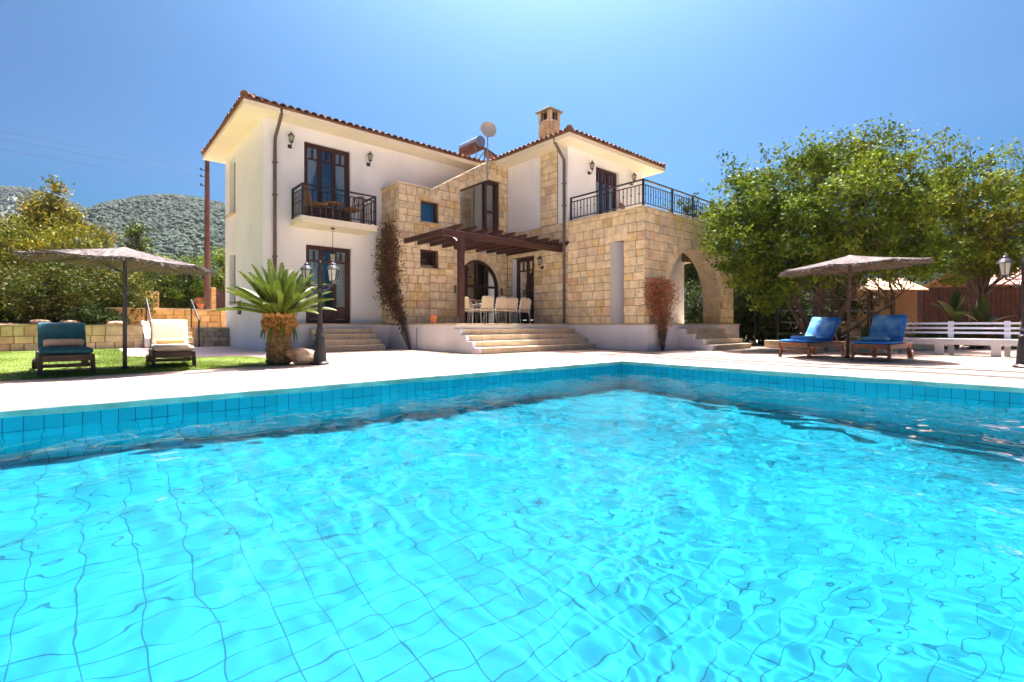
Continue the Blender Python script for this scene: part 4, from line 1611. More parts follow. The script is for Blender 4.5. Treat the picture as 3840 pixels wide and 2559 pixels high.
def blob_points(n, r, ellipsoids, clump=0.28, per=90, shell=0.55, gap=0.0, zmin=None):
    """leaf points grouped in clumps through a union of ellipsoids (cx,cy,cz,rx,ry,rz)"""
    E_ = np.asarray(ellipsoids, dtype=np.float64)
    vol = E_[:, 3] * E_[:, 4] * E_[:, 5]
    vol = vol ** 0.75
    nc = max(1, n // per)
    k = r.choice(len(E_), nc, p=vol / vol.sum())
    d = r.normal(size=(nc, 3))
    d /= np.linalg.norm(d, axis=1)[:, None]
    rad = shell + (1 - shell) * r.random((nc, 1)) ** 0.6
    rad = np.where(r.random((nc, 1)) < 0.25, r.random((nc, 1)) ** 0.5, rad)
    cc = E_[k, :3] + d * rad * E_[k, 3:6]
    if gap:
        keep = np.array([mnoise.noise(Vector(p) * 0.75) > -gap for p in cc])
        cc = cc[keep]
    if zmin is not None:
        cc = cc[cc[:, 2] > zmin]
    nc = len(cc)
    cs = clump * r.uniform(0.6, 1.35, (nc, 1, 1))
    pts = cc[:, None, :] + r.normal(size=(nc, per, 3)) * cs * np.array([1, 1, 0.72])
    ids = np.repeat(np.arange(nc), per)
    return pts.reshape(-1, 3), ids, cc


def branchy(mb, base, tips, r0, seed, wob=0.25, segs=6):
    r = random.Random(seed)
    base = Vector(base)
    for tip in tips:
        tip = Vector(tip)
        pts, rad = [], []
        off = Vector((r.uniform(-1, 1), r.uniform(-1, 1), 0)) * wob
        for k in range(segs + 1):
            t = k / segs
            p = base.lerp(tip, t) + off * math.sin(math.pi * t) + Vector((r.uniform(-1, 1), r.uniform(-1, 1), r.uniform(-1, 1))) * 0.05 * t
            pts.append(p)
            rad.append(r0 * (1 - 0.82 * t))
        mb.tube(pts, rad, 7)


def broad_tree(name, label, cat, base, trunks, ells, n, leaf, pal, seed, clump=0.28, tufts=(), per=90, shell=0.55, gap=0.0, group=None, trunk_r=0.16, zmin=None, twigs=40, upbias=0.5, aspect=0.45):
    t = thing(name, label, cat, base, group, fixed=True)
    r = np.random.default_rng(seed)
    pts, ids, cc = blob_points(n, r, ells, clump, per, shell, gap, zmin)
    if tufts:                                   # single twigs standing out of the outline
        tc_ = np.array([(q[0], q[1], q[2]) for q in tufts])
        k_ = 60
        pts = np.concatenate([pts, (tc_[:, None, :] + r.normal(size=(len(tc_), k_, 3)) * np.array([0.15, 0.15, 0.17])).reshape(-1, 3)])
        ids = np.concatenate([ids, np.repeat(np.arange(len(tc_)) + len(cc), k_)])
        cc = np.concatenate([cc, tc_])
    ck = r.integers(0, len(pal), len(cc))
    tone = r.uniform(0.72, 1.28, len(cc))
    cols = np.asarray(pal)[np.where(r.random(len(pts)) < 0.7, ck[ids], r.integers(0, len(pal), len(pts)))] * tone[ids][:, None] * r.uniform(0.75, 1.25, (len(pts), 1))
    leaf_cloud('crown', pts, leaf, np.clip(cols, 0, 1), t, seed=seed, upbias=upbias, aspect=aspect)
    if trunks:
        mb = MB()
        rr = random.Random(seed)
        for (b, tips, rad) in trunks:
            branchy(mb, b, tips, rad, seed)
        # limbs out to some clumps
        idx = list(r.choice(len(cc), min(twigs, len(cc)), replace=False)) + list(range(len(cc) - len(tufts), len(cc)))
        for i in idx:
            tip = Vector(cc[i])
            b, tips, rad = trunks[rr.randrange(len(trunks))]
            s = Vector(rr.choice(tips)).lerp(Vector(b), rr.uniform(0.0, 0.45))
            mid = s.lerp(tip, 0.5) + Vector((rr.uniform(-.2, .2), rr.uniform(-.2, .2), rr.uniform(0, .3)))
            mb.tube([s, mid, tip], [rad * 0.28, rad * 0.17, rad * 0.05], 5)
        mb.build('trunk', W['bark'], t)
    return t

G_OLIVE = [(0.125, 0.190, 0.014), (0.090, 0.155, 0.012), (0.175, 0.230, 0.016), (0.055, 0.100, 0.010)]
G_YELLOW = [(0.15, 0.155, 0.008), (0.11, 0.13, 0.008), (0.19, 0.175, 0.010), (0.07, 0.095, 0.008)]
G_DARK = [(0.035, 0.070, 0.014), (0.05, 0.09, 0.016), (0.025, 0.05, 0.012), (0.07, 0.10, 0.02)]
G_BROWNISH = [(0.060, 0.076, 0.007), (0.075, 0.082, 0.008), (0.040, 0.058, 0.006), (0.080, 0.068, 0.010)]

# ---------------------------------------------------------------- climbers on the walls
def climber(name, label, cat, base, stems, cloud, n, leaf, pal, seed, mat, leafname='leaves'):
    t = thing(name, label, cat, base, fixed=True)
    r = np.random.default_rng(seed)
    mb = MB()
    for pts, rad in stems:
        mb.tube(pts, rad, 6)
    mb.build('stem', W['bark'], t)
    # fine twigs wandering up through the growth
    rr = random.Random(seed)
    tw = MB()
    order = sorted(cloud, key=lambda q: q[2])
    for _ in range(26):
        a_ = rr.uniform(-0.9, 0.9)
        b_ = rr.uniform(-0.9, 0.9)
        path = [Vector(base) + Vector((0, 0, 0.05))]
        for q in order[:rr.randint(2, len(order))]:
            path.append(Vector((q[0] + q[3] * 0.4 * a_, q[1] + q[4] * 0.5 * b_, q[2])) + Vector((rr.uniform(-.04, .04), rr.uniform(-.05, .05), rr.uniform(-.08, .12))))
            b_ += rr.uniform(-0.35, 0.35)
        if len(path) > 2:
            tw.tube(path, [0.008 * (1 - 0.7 * i / len(path)) for i in range(len(path))], 4)
    tw.build('twigs', W['bark'], t)
    pts = []
    for (cx_, cy_, cz_, rx, ry, rz, k) in cloud:
        p = r.normal(size=(k, 3)) * np.array([rx, ry, rz]) * 0.5
        pts.append(p + np.array([cx_, cy_, cz_]))
    pts = np.concatenate(pts)
    cols = palette_cols(len(pts), pal, r)
    leaf_cloud(leafname, pts, leaf, cols, t, mat=mat, seed=seed, aspect=0.6)
    return t
# dry brown climber on the turret corner: foot at the terrace wall, body against the stone
xs_ = 7.10
climber('dry_climber', 'dry brown climber trained up the stone turret corner', 'climber', (7.10, 12.55, 0),
        [([(7.10, 12.55, 0), (7.12, 12.75, 0.35), (7.08, 13.0, 0.75), (7.10, 13.35, 1.3), (7.12, 13.7, 2.2), (7.12, 13.95, 3.3)], [0.035, 0.03, 0.025, 0.022, 0.018, 0.01]),
         ([(7.10, 12.55, 0), (7.05, 12.9, 0.45), (7.08, 13.05, 0.9), (7.06, 13.5, 1.7), (7.1, 13.5, 2.6)], [0.03, 0.025, 0.02, 0.018, 0.008]),
         ([(7.10, 12.62, 0.1), (7.09, 12.78, 0.55), (7.06, 12.98, 1.0), (7.08, 13.8, 2.4)], [0.02, 0.018, 0.016, 0.008])],
        [(7.08, 13.85, 3.35, 0.16, 0.50, 0.50, 1100), (7.06, 13.85, 2.8, 0.19, 0.62, 0.6, 1700), (7.06, 13.82, 2.2, 0.19, 0.58, 0.6, 1600), (7.06, 13.72, 1.75, 0.18, 0.50, 0.5, 1200),
         (7.08, 13.35, 1.3, 0.15, 0.32, 0.4, 650), (7.10, 13.08, 0.95, 0.13, 0.24, 0.3, 300)],
        0, 0.078, [(0.21, 0.11, 0.065), (0.17, 0.09, 0.055), (0.27, 0.15, 0.09), (0.15, 0.10, 0.05), (0.12, 0.07, 0.045)], 12, W['bloom'])
# red bougainvillea at the porch block corner
climber('bougainvillea', 'reddish bougainvillea climbing at the corner of the stone porch', 'climber', (12.0, 7.40, 0),
        [([(12.05, 7.42, 0), (12.0, 7.40, 0.4), (12.1, 7.44, 0.8), (12.0, 7.48, 1.4)], [0.025, 0.022, 0.018, 0.01]),
         ([(12.12, 7.42, 0), (12.16, 7.40, 0.4), (12.02, 7.42, 0.9), (12.2, 7.48, 1.5)], [0.022, 0.02, 0.016, 0.01]),
         ([(12.0, 7.42, 0), (11.92, 7.42, 0.5), (12.12, 7.44, 1.0), (11.9, 7.48, 1.5)], [0.02, 0.018, 0.014, 0.01]),
         ([(12.2, 7.42, 0.3), (12.25, 7.42, 0.7), (12.1, 7.44, 1.2)], [0.012, 0.012, 0.008])],
        [(12.02, 7.45, 1.83, 0.55, 0.16, 0.14, 1000), (12.05, 7.46, 1.62, 0.60, 0.2, 0.22, 1300), (12.05, 7.46, 1.35, 0.52, 0.2, 0.30, 1200), (12.08, 7.46, 1.05, 0.40, 0.18, 0.3, 700),
         (12.1, 7.44, 0.75, 0.26, 0.14, 0.3, 260), (12.12, 7.43, 0.45, 0.16, 0.1, 0.3, 110)],
        0, 0.070, [(0.52, 0.18, 0.10), (0.42, 0.15, 0.08), (0.58, 0.26, 0.15), (0.36, 0.16, 0.08), (0.28, 0.17, 0.07)], 13, W['bloom'], 'bracts')

# ---------------------------------------------------------------- cycad, boulder
def cycad(loc):
    t = thing('cycad_palm', 'squat sago palm with a shaggy orange crown beside the lawn', 'palm', loc)
    r = random.Random(3)
    mb = MB()
    # trunk: stacked old leaf bases
    prof = lambda z: 0.19 - 0.03 * math.sin(z * 3.2) + (0.10 * max(0, (z - 0.55) / 0.35) ** 2 if z < 0.82 else 0.10 - 0.9 * (z - 0.82))
    for i in range(24):
        z = 0.005 + 0.87 * i / 24
        n = 15
        for k in range(n):
            a = 2 * math.pi * (k + (i % 2) * 0.5) / n + r.uniform(-.05, .05)
            rr = max(0.06, prof(z))
            c = Vector((math.cos(a) * rr * 0.86, math.sin(a) * rr * 0.86, z))
            out = Vector((math.cos(a), math.sin(a), 0.55)).normalized()
            f = r.uniform(0.65, 1.35)
            if z > 0.58:
                col = (0.34 * f, 0.17 * f, 0.04 * f)
            elif z > 0.5:
                col = (0.28 * f, 0.11 * f, 0.03 * f)
            else:
                col = (0.19 * f, 0.125 * f, 0.05 * f)
            L = r.uniform(0.05, 0.085)
            sd = Vector((-math.sin(a), math.cos(a), 0)) * rr * 0.24
            b = c + Vector((0, 0, 0.05))
            mb.add([c - sd, c + sd, b + sd * 0.8 + out * 0.01, b - sd * 0.8 + out * 0.01, c - sd * 0.35 + out * L, c + sd * 0.35 + out * L, b + sd * 0.2 + out * L, b - sd * 0.2 + out * L],
                   [(0, 1, 5, 4), (1, 2, 6, 5), (2, 3, 7, 6), (3, 0, 4, 7), (4, 5, 6, 7)], col)
    mb.lathe([(0.17, 0.0), (0.16, 0.3), (0.16, 0.6), (0.24, 0.82), (0.10, 0.90)], 14, (0, 0, 0), (0.16, 0.09, 0.035))
    mb.build('trunk', W['palmtrunk'], t)
    # orange fuzz between trunk and leaves
    rn = np.random.default_rng(4)
    a = rn.uniform(0, 2 * math.pi, 1500)
    zz = rn.uniform(0.62, 0.93, 1500)
    rad = 0.26 * np.sin(np.clip((zz - 0.52) / 0.44, 0, 1) * math.pi) ** 0.6 + 0.02
    pts = np.stack([np.cos(a) * rad, np.sin(a) * rad, zz], 1)
    leaf_cloud('fuzz', pts, 0.075, palette_cols(1500, [(0.40, 0.21, 0.05), (0.32, 0.16, 0.035), (0.46, 0.28, 0.08)], rn), t, mat=W['bloom'], seed=8, aspect=0.35)

    def frond_mesh(seed, droop):
        r2 = random.Random(seed)
        m = MB()
        L = 0.95 * r2.uniform(0.92, 1.05)
        n = 62
        rach = []
        for k in range(n + 1):
            s = k / n
            rach.append(Vector((L * s * (1 - 0.10 * droop * s), 0, -droop * 0.42 * s * s * L)))
        m.tube(rach, [0.010 * (1 - 0.8 * k / n) for k in range(n + 1)], 5, (0.20, 0.24, 0.03))
        for k in range(4, n + 1):
            s = k / n
            p = rach[k]
            tan = (rach[min(n, k + 1)] - rach[k - 1]).normalized()
            ln = 0.155 * (math.sin(math.pi * min(1, 0.12 + 0.86 * s)) ** 0.6) * r2.uniform(0.9, 1.08)
            for sd in (-1, 1):
                side = Vector((0, sd, 0))
                d = (tan * 0.75 + side * 0.55 + Vector((0, 0, 0.42))).normalized()
                wv = tan.cross(d).normalized() * 0.010
                wv = d.cross(wv).normalized() * 0.0062
                f = r2.uniform(0.75, 1.25)
                c = (0.055 * f, 0.10 * f, 0.010 * f) if r2.random() < 0.7 else (0.11 * f, 0.145 * f, 0.014 * f)
                q = p + d * ln * 0.55 + Vector((0, 0, -0.004))
                e = p + d * ln + Vector((0, 0, -0.018))
                m.add([p - wv * 0.6, p + wv * 0.6, q + wv, q - wv, e], [(0, 1, 2, 3), (3, 2, 4)], c)
        return m
    protos = {}
    for i in range(76):
        if i < 18:
            el = r.uniform(62, 84)
        elif i < 42:
            el = r.uniform(40, 62)
        elif i < 60:
            el = r.uniform(28, 44)
        elif i < 68:
            el = r.uniform(18, 30)
        else:
            el = r.uniform(-62, -35)
        az = i * 137.5 + r.uniform(-8, 8)
        kind = (i % 4, 0 if el > 55 else (1 if el > 28 else 2))
        if kind not in protos:
            o = frond_mesh(100 + kind[0] + 10 * kind[1], (0.28, 0.48, 0.62)[kind[1]]).build('frond', W['frond'], t)
            protos[kind] = o
        else:
            o = protos[kind].copy()
            COL.objects.link(o)
            o.parent = t
        sc = r.uniform(0.86, 1.08) if el > 0 else r.uniform(0.45, 0.6)
        o.location = (0.10 * math.cos(R(az)), 0.10 * math.sin(R(az)), 0.86)
        o.rotation_euler = (r.uniform(-.25, .25), -R(el), R(az))
        o.scale = (sc, sc, sc)
    return t
cycad((2.66, 9.38, 0.0))

def boulder(loc):
    mb = MB()
    import bmesh
    bm = bmesh.new()
    bmesh.ops.create_icosphere(bm, subdivisions=4, radius=1)
    for v in bm.verts:
        n = mnoise.noise(v.co * 1.3 + Vector((3, 1, 2))) * 0.28 + mnoise.noise(v.co * 3.5) * 0.10 + mnoise.noise(v.co * 9) * 0.03
        v.co *= (1 + n)
        v.co.x *= 0.24
        v.co.y *= 0.21
        v.co.z = v.co.z * 0.165 + 0.14
    me = bpy.data.meshes.new('boulder')
    bm.to_mesh(me)
    bm.free()
    me.polygons.foreach_set('use_smooth', [True] * len(me.polygons))
    me.materials.append(W['boulder'])
    o = bpy.data.objects.new('boulder', me)
    COL.objects.link(o)
    o.location = loc
    o.rotation_euler = (0, 0, -0.8)
    return tag(o, 'rounded orange and white boulder between the sago palm and lamp post', 'boulder')
boulder((2.98, 9.12, 0.0))

# ---------------------------------------------------------------- lamp posts
def lamp_post(label, loc, arm_angles, h=1.95, rz=0.0):
    t = thing('lamp_post', label, 'lamp post', loc, 'black lamp posts by the pool')
    mb = MB()
    s = h / 1.95
    mb.lathe([(0.155, 0), (0.155, 0.03), (0.125, 0.05), (0.115, 0.06), (0.110, 0.10), (0.098, 0.30), (0.075, 0.50), (0.088, 0.51), (0.088, 0.535), (0.065, 0.55), (0.062, 0.60), (0.072, 0.62), (0.055, 0.65),
              (0.048, 0.72), (0.042, 0.78), (0.036, 1.2), (0.036, 1.30 * s), (0.05, 1.33 * s), (0.05, 1.36 * s), (0.042, 1.40 * s), (0.046, 1.55 * s), (0.05, 1.70 * s), (0.03, 1.76 * s), (0.02, 1.84 * s), (0.001, 1.86 * s)], 12)
    mb.build('post', W['iron'], t, smooth=False)
    for a in arm_angles:
        d = Vector((math.cos(a), math.sin(a), 0))
        mb = MB()
        p0 = Vector((0, 0, 1.42 * s))
        mb.tube([p0, p0 + d * 0.12, p0 + d * 0.23 + Vector((0, 0, 0.0)), p0 + d * 0.24 + Vector((0, 0, 0.05))], 0.013, 6)
        sc = [p0 + d * (0.04 + 0.15 * k / 10) + Vector((0, 0, -0.14 + 0.13 * (k / 10) ** 1.6)) for k in range(11)]
        mb.tube(sc, 0.009, 5)
        cur = [p0 + d * (0.10 + 0.035 * math.cos(w)) + Vector((0, 0, -0.055 + 0.035 * math.sin(w))) for w in [2 * math.pi * k / 10 for k in range(11)]]
        mb.tube(cur, 0.007, 5)
        mb.build('arm', W['iron'], t)
        c = p0 + d * 0.24 + Vector((0, 0, 0.06))
        mb = MB()
        mb.lathe([(0.030, -0.03), (0.055, 0.0), (0.060, 0.015)], 6, tuple(c))
        for k in range(6):
            w = 2 * math.pi * k / 6
            e = Vector((math.cos(w), math.sin(w), 0))
            mb.bar(c + e * 0.058 + Vector((0, 0, 0.01)), c + e * 0.088 + Vector((0, 0, 0.22)), 0.012, 0.012)
        lant = mb.build('lantern', W['iron'], t)
        mb = MB()
        mb.lathe([(0.054, 0.012), (0.083, 0.215)], 6, tuple(c))
        mb.build('glass', W['lampglass'], lant)
        mb = MB()
        mb.lathe([(0.115, 0.21), (0.110, 0.225), (0.075, 0.275), (0.045, 0.29), (0.045, 0.315), (0.03, 0.335), (0.012, 0.345), (0.014, 0.37), (0.001, 0.385)], 10, tuple(c))
        mb.build('cap', W['iron'], lant)
    return t
lamp_post('black lamp post with three lanterns beside the boulder and sago palm', (3.20, 8.86, 0), (R(48.7 + 93), R(48.7 - 75), R(48.7 - 100)))
lamp_post('black lamp post at the right edge near the white bench', (11.72, 0.47, 0), (R(48.7 + 60), R(48.7 - 60), R(48.7 + 180)), h=2.02)

# ---------------------------------------------------------------- straw parasols
def parasol(name, label, loc, rad, z_apex, z_rim, lean, tilt_dir, tilt, seed, pole_mat, sag=0.0):
    t = thing(name, label, 'parasol', loc, 'straw parasols by the pool')
    r = random.Random(seed)
    mb = MB()
    top = Vector((lean[0], lean[1], z_apex - 0.04))
    mb.tube([(0, 0, 0), top * 0.5, top], 0.030, 10)
    mb.lathe([(0.05, 0), (0.05, 0.05), (0.032, 0.06)], 10)
    mb.build('pole', pole_mat, t)
    td = Vector((math.cos(tilt_dir), math.sin(tilt_dir), 0))
    n = 96
    m = 12
    def P(i, k, lift=0.0, rr=None):
        a = 2 * math.pi * k / n
        s = i / m if rr is None else rr
        # eight ribs: the cloth sags between them
        seg = abs(math.sin(4 * a))
        z = z_apex + (z_rim - z_apex) * (s ** 0.82) - 0.03 * seg * s * s
        ragged = 1 - 0.03 * seg + 0.010 * math.sin(k * 7.7) + 0.008 * math.sin(k * 13.1 + 2)
        x = math.cos(a) * rad * s * (ragged if s > 0.7 else 1)
        y = math.sin(a) * rad * s * (ragged if s > 0.7 else 1)
        z += 0.004 * math.sin(k * 3.3 + i * 1.9) * s
        z += tilt * (x * td.x + y * td.y)
        return Vector((x + lean[0], y + lean[1], z + lift))
    mb = MB()
    vs, fs, cs = [], [], []
    def colr():
        f = r.uniform(0.75, 1.2)
        k = r.random()
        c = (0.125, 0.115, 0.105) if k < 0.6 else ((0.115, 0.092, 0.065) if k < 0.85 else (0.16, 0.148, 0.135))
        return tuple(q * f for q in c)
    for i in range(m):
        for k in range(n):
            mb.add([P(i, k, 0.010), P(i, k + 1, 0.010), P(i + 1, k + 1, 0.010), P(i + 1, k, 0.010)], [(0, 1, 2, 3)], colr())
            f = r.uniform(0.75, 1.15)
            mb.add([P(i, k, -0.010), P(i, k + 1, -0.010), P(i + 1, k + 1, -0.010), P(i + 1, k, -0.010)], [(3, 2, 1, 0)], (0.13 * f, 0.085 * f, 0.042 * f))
    for k in range(n):
        mb.add([P(m, k, 0.010), P(m, k + 1, 0.010), P(m, k + 1, -0.010), P(m, k, -0.010)], [(0, 1, 2, 3)], colr())
    # straw: radial strands on top, underneath, and a fringe
    for _ in range(2600):
        a = r.uniform(0, n)
        s0 = math.sqrt(r.uniform(0.0, 1.0))
        L = r.uniform(0.08, 0.20)
        under = r.random() < 0.4
        lift = -0.016 if under else 0.016
        p, q = P(0, a, lift, s0), P(0, a + r.uniform(-.8, .8), lift + r.uniform(-0.008, 0.006), min(1.045, s0 + L))
        w = (q - p).cross(Vector((0, 0, 1)))
        if w.length < 1e-5:
            continue
        w = w.normalized() * r.uniform(0.004, 0.012)
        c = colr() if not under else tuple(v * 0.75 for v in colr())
        mb.add([p - w, p + w, q + w * 0.4, q - w * 0.4], [(0, 1, 2, 3)], c)
    for _ in range(700):
        a = r.uniform(0, n)
        p = P(0, a, r.uniform(-0.02, 0.02), 0.985)
        q = P(0, a + r.uniform(-.5, .5), r.uniform(-0.07, 0.0), 1.0 + r.uniform(0.0, 0.035))
        w = Vector((-(q - p).y, (q - p).x, 0))
        w = w.normalized() * r.uniform(0.004, 0.010) if w.length > 1e-6 else Vector((0.006, 0, 0))
        mb.add([p - w, p + w, q + w * 0.5, q - w * 0.5], [(0, 1, 2, 3)], colr())
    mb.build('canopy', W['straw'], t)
    for k in range(8):
        kk = k * n / 8
        m2 = MB()
        m2.tube([P(0, kk, -0.045, 0.02), P(0, kk, -0.045, 0.5), P(0, kk, -0.042, 0.96)], 0.010, 5)
        rb = m2.build('rib', pole_mat, t)
        m2 = MB()
        m2.tube([Vector((lean[0] * 0.8, lean[1] * 0.8, z_apex - 0.42)), P(0, kk, -0.055, 0.42)], 0.007, 5)
        m2.build('strut', pole_mat, rb)
    return t
parasol('straw_parasol', 'wide straw parasol on a black pole between the two lawn loungers', (0.50, 9.82, 0), 1.21, 1.93, 1.69, (0.0, 0.0), R(48.7 - 90), -0.055, 5, W['iron'])
parasol('straw_parasol', 'straw parasol on a leaning pole between the two blue loungers', (12.30, 3.12, 0), 1.33, 2.20, 1.95, (0.06, -0.03), R(48.7 - 90), 0.055, 6, W['darkteak'])

# ---------------------------------------------------------------- sun loungers
def soft(mb_pts, thick, w, parent, name, mat, nseg=10, tuft=4):
    """cushion swept along a side profile (x,z points), width w"""
    m = MB()
    P_ = [Vector((x, 0, z)) for x, z in mb_pts]
    # resample
    L = [0]
    for a, b in zip(P_, P_[1:]):
        L.append(L[-1] + (b - a).length)
    rows = []
    N = int(L[-1] / 0.05) + 1
    for i in range(N + 1):
        s = L[-1] * i / N
        k = max(j for j in range(len(L)) if L[j] <= s + 1e-9)
        k = min(k, len(L) - 2)
        f = (s - L[k]) / (L[k + 1] - L[k])
        p = P_[k].lerp(P_[k + 1], f)
        d = (P_[k + 1] - P_[k]).normalized()
        nrm = Vector((-d.z, 0, d.x))
        end = max(0.0, min(1, min(s, L[-1] - s) / 0.045))
        th = thick * (0.35 + 0.65 * math.sqrt(end)) * (1 - 0.16 * (0.5 + 0.5 * math.cos(2 * math.pi * s / 0.42)) ** 6)
        row = []
        for j in range(20):
            a = 2 * math.pi * j / 20
            cy, cz = math.cos(a), math.sin(a)
            sy = math.copysign(abs(cy) ** 0.35, cy) * w / 2
            sz = math.copysign(abs(cz) ** 0.55, cz) * th / 2
            wob = 0.006 * mnoise.noise(Vector((p.x * 5, sy * 6, p.z * 5 + 3)))
            row.append(p + Vector((0, sy, 0)) + nrm * (sz + thick / 2 + wob))
        rows.append(row)
    vs = [q for r_ in rows for q in r_]
    fs = [(i * 20 + j, (i + 1) * 20 + j, (i + 1) * 20 + (j + 1) % 20, i * 20 + (j + 1) % 20) for i in range(len(rows) - 1) for j in range(20)]
    fs.append(tuple(range(20)))
    fs.append(tuple((len(rows) - 1) * 20 + j for j in range(19, -1, -1)))
    m.add(vs, fs)
    return m.build(name, mat, parent, smooth=True)

def lounger(label, loc, rz, wood, cush, back_deg, seat_z=0.30, w=0.62, thick=0.07, group='teak sun loungers', Lb=0.62):
    t = thing('sun_lounger', label, 'sun lounger', loc, group)
    hx = 1.10
    b = R(back_deg)
    mb = MB()
    for s in (-1, 1):
        mb.bar((-0.02, s * (w / 2 - 0.02), seat_z - 0.05), (1.86, s * (w / 2 - 0.02), seat_z - 0.05), 0.04, 0.09)
    mb.bar((0.0, -w / 2, seat_z - 0.05), (0.0, w / 2, seat_z - 0.05), 0.04, 0.09)
    mb.bar((1.84, -w / 2, seat_z - 0.05), (1.84, w / 2, seat_z - 0.05), 0.04, 0.09)
    mb.bar((0.10, -w / 2, 0.13), (0.10, w / 2, 0.13), 0.03, 0.05)
    mb.build('frame', wood, t, bevel=0.005)
    mb = MB()
    for k in range(14):
        x = 0.05 + k * 0.077
        mb.box(x, -w / 2 + 0.04, seat_z - 0.025, x + 0.05, w / 2 - 0.04, seat_z - 0.003)
    mb.build('slats', wood, t)
    mb = MB()
    dx, dz = math.cos(b), math.sin(b)
    for s in (-1, 1):
        mb.bar((hx, s * (w / 2 - 0.07), seat_z - 0.03), (hx + Lb * dx, s * (w / 2 - 0.07), seat_z - 0.03 + Lb * dz), 0.03, 0.045)
    for k in range(int((Lb - 0.04) / 0.075)):
        q = 0.06 + k * 0.075
        mb.bar((hx + q * dx, -w / 2 + 0.02, seat_z - 0.01 + q * dz), (hx + q * dx, w / 2 - 0.02, seat_z - 0.01 + q * dz), 0.05, 0.022, up=(-dz, 0, dx))
    mb.bar((hx + 0.5 * dx, 0.18, seat_z - 0.05 + 0.5 * dz), (min(1.75, hx + 0.62), 0.18, seat_z - 0.06), 0.025, 0.025)
    mb.bar((hx + 0.5 * dx, -0.18, seat_z - 0.05 + 0.5 * dz), (min(1.75, hx + 0.62), -0.18, seat_z - 0.06), 0.025, 0.025)
    mb.build('backrest', wood, t)
    for x, tx in ((0.07, -0.05), (1.60, 0.04)):
        for s in (-1, 1):
            mb = MB()
            mb.bar((x, s * (w / 2 - 0.02), seat_z - 0.02), (x + tx, s * (w / 2 - 0.01), 0.0), 0.055, 0.055, up=(0, 1, 0))
            mb.build('leg', wood, t, bevel=0.005)
    for s in (-1, 1):
        mb = MB()
        mb.tube([(1.66, s * (w / 2 + 0.015), 0.09), (1.66, s * (w / 2 + 0.05), 0.09)], 0.09, 18)
        mb.build('wheel', wood, t)
    soft([(0.0, seat_z), (hx + 0.0, seat_z), (hx + 0.03 + (Lb + 0.04) * dx, seat_z + (Lb + 0.04) * dz)], thick, w - 0.02, t, 'mattress', cush)
    t.rotation_euler = (0, 0, rz)
    return t

def dirang(u):
    """heading of a line of sight in plan"""
    return R(48.7) - math.atan((u - 1176.5) / 1123)
a1 = dirang(155)
lounger('dark lounger with a teal cushion and rolled towel on the lawn', (-0.16, 9.30, 0.0), a1 + 0.05, W['darkteak'], W['teal'], 60, 0.29, 0.58, 0.09, 'lawn loungers', 0.45)
def towel_roll(name, label, lounger_loc, rz, dx_, z, L, rad, mat):
    mb = MB()
    n = 14
    prof = []
    m = MB()
    pts = [(0, -L / 2 + L * k / 12, 0) for k in range(13)]
    m.tube(pts, [rad * (0.82 if k in (0, 12) else 1 + 0.04 * math.sin(k * 2.1)) for k in range(13)], n)
    for e in (-1, 1):           # spiral edge of the roll
        sp = [(rad * 0.8 * (1 - q / 26) * math.cos(q * 0.6), e * (L / 2 + 0.003), rad * 0.8 * (1 - q / 26) * math.sin(q * 0.6)) for q in range(24)]
        m.tube(sp, 0.006, 4)
    o = m.build(name, mat, None, smooth=False)
    o.location = (lounger_loc[0] + math.cos(rz) * dx_, lounger_loc[1] + math.sin(rz) * dx_, z)
    o.rotation_euler = (0, 0, rz)
    tag(o, label, 'towel', 'rolled towels on loungers')
    return o
towel_roll('rolled_towel', 'peach rolled towel on the teal lounger', (-0.16, 9.30), a1 + 0.05, 0.80, 0.435, 0.44, 0.058, W['peach'])
a2 = dirang(402)
lounger('dark lounger with a cream cushion on the lawn by the handrails', (1.13, 9.68, 0.0), a2 + 0.06, W['darkteak'], W['cream'], 64, 0.27, 0.58, 0.10, 'lawn loungers', 0.52)
towel_roll('rolled_towel', 'yellowish rolled towel on the cream lounger', (1.13, 9.68), a2 + 0.06, 0.95, 0.412, 0.40, 0.045, M('yellow_cloth', (0.66, 0.47, 0.20), 0.9, 0.08, 6, 0.2, 90))
lg1 = lounger('teak lounger under the right parasol, left of its pole, towel over the back', (11.55, 3.92, 0), R(-7), W['teak'], W['blue'], 50, 0.33, 0.62, 0.06, 'poolside blue loungers')
lg2 = lounger('teak lounger right of the leaning parasol pole, with pale slatted backrest edge', (11.58, 2.56, 0), R(-1), W['teak'], W['blue'], 56, 0.33, 0.62, 0.06, 'poolside blue loungers')
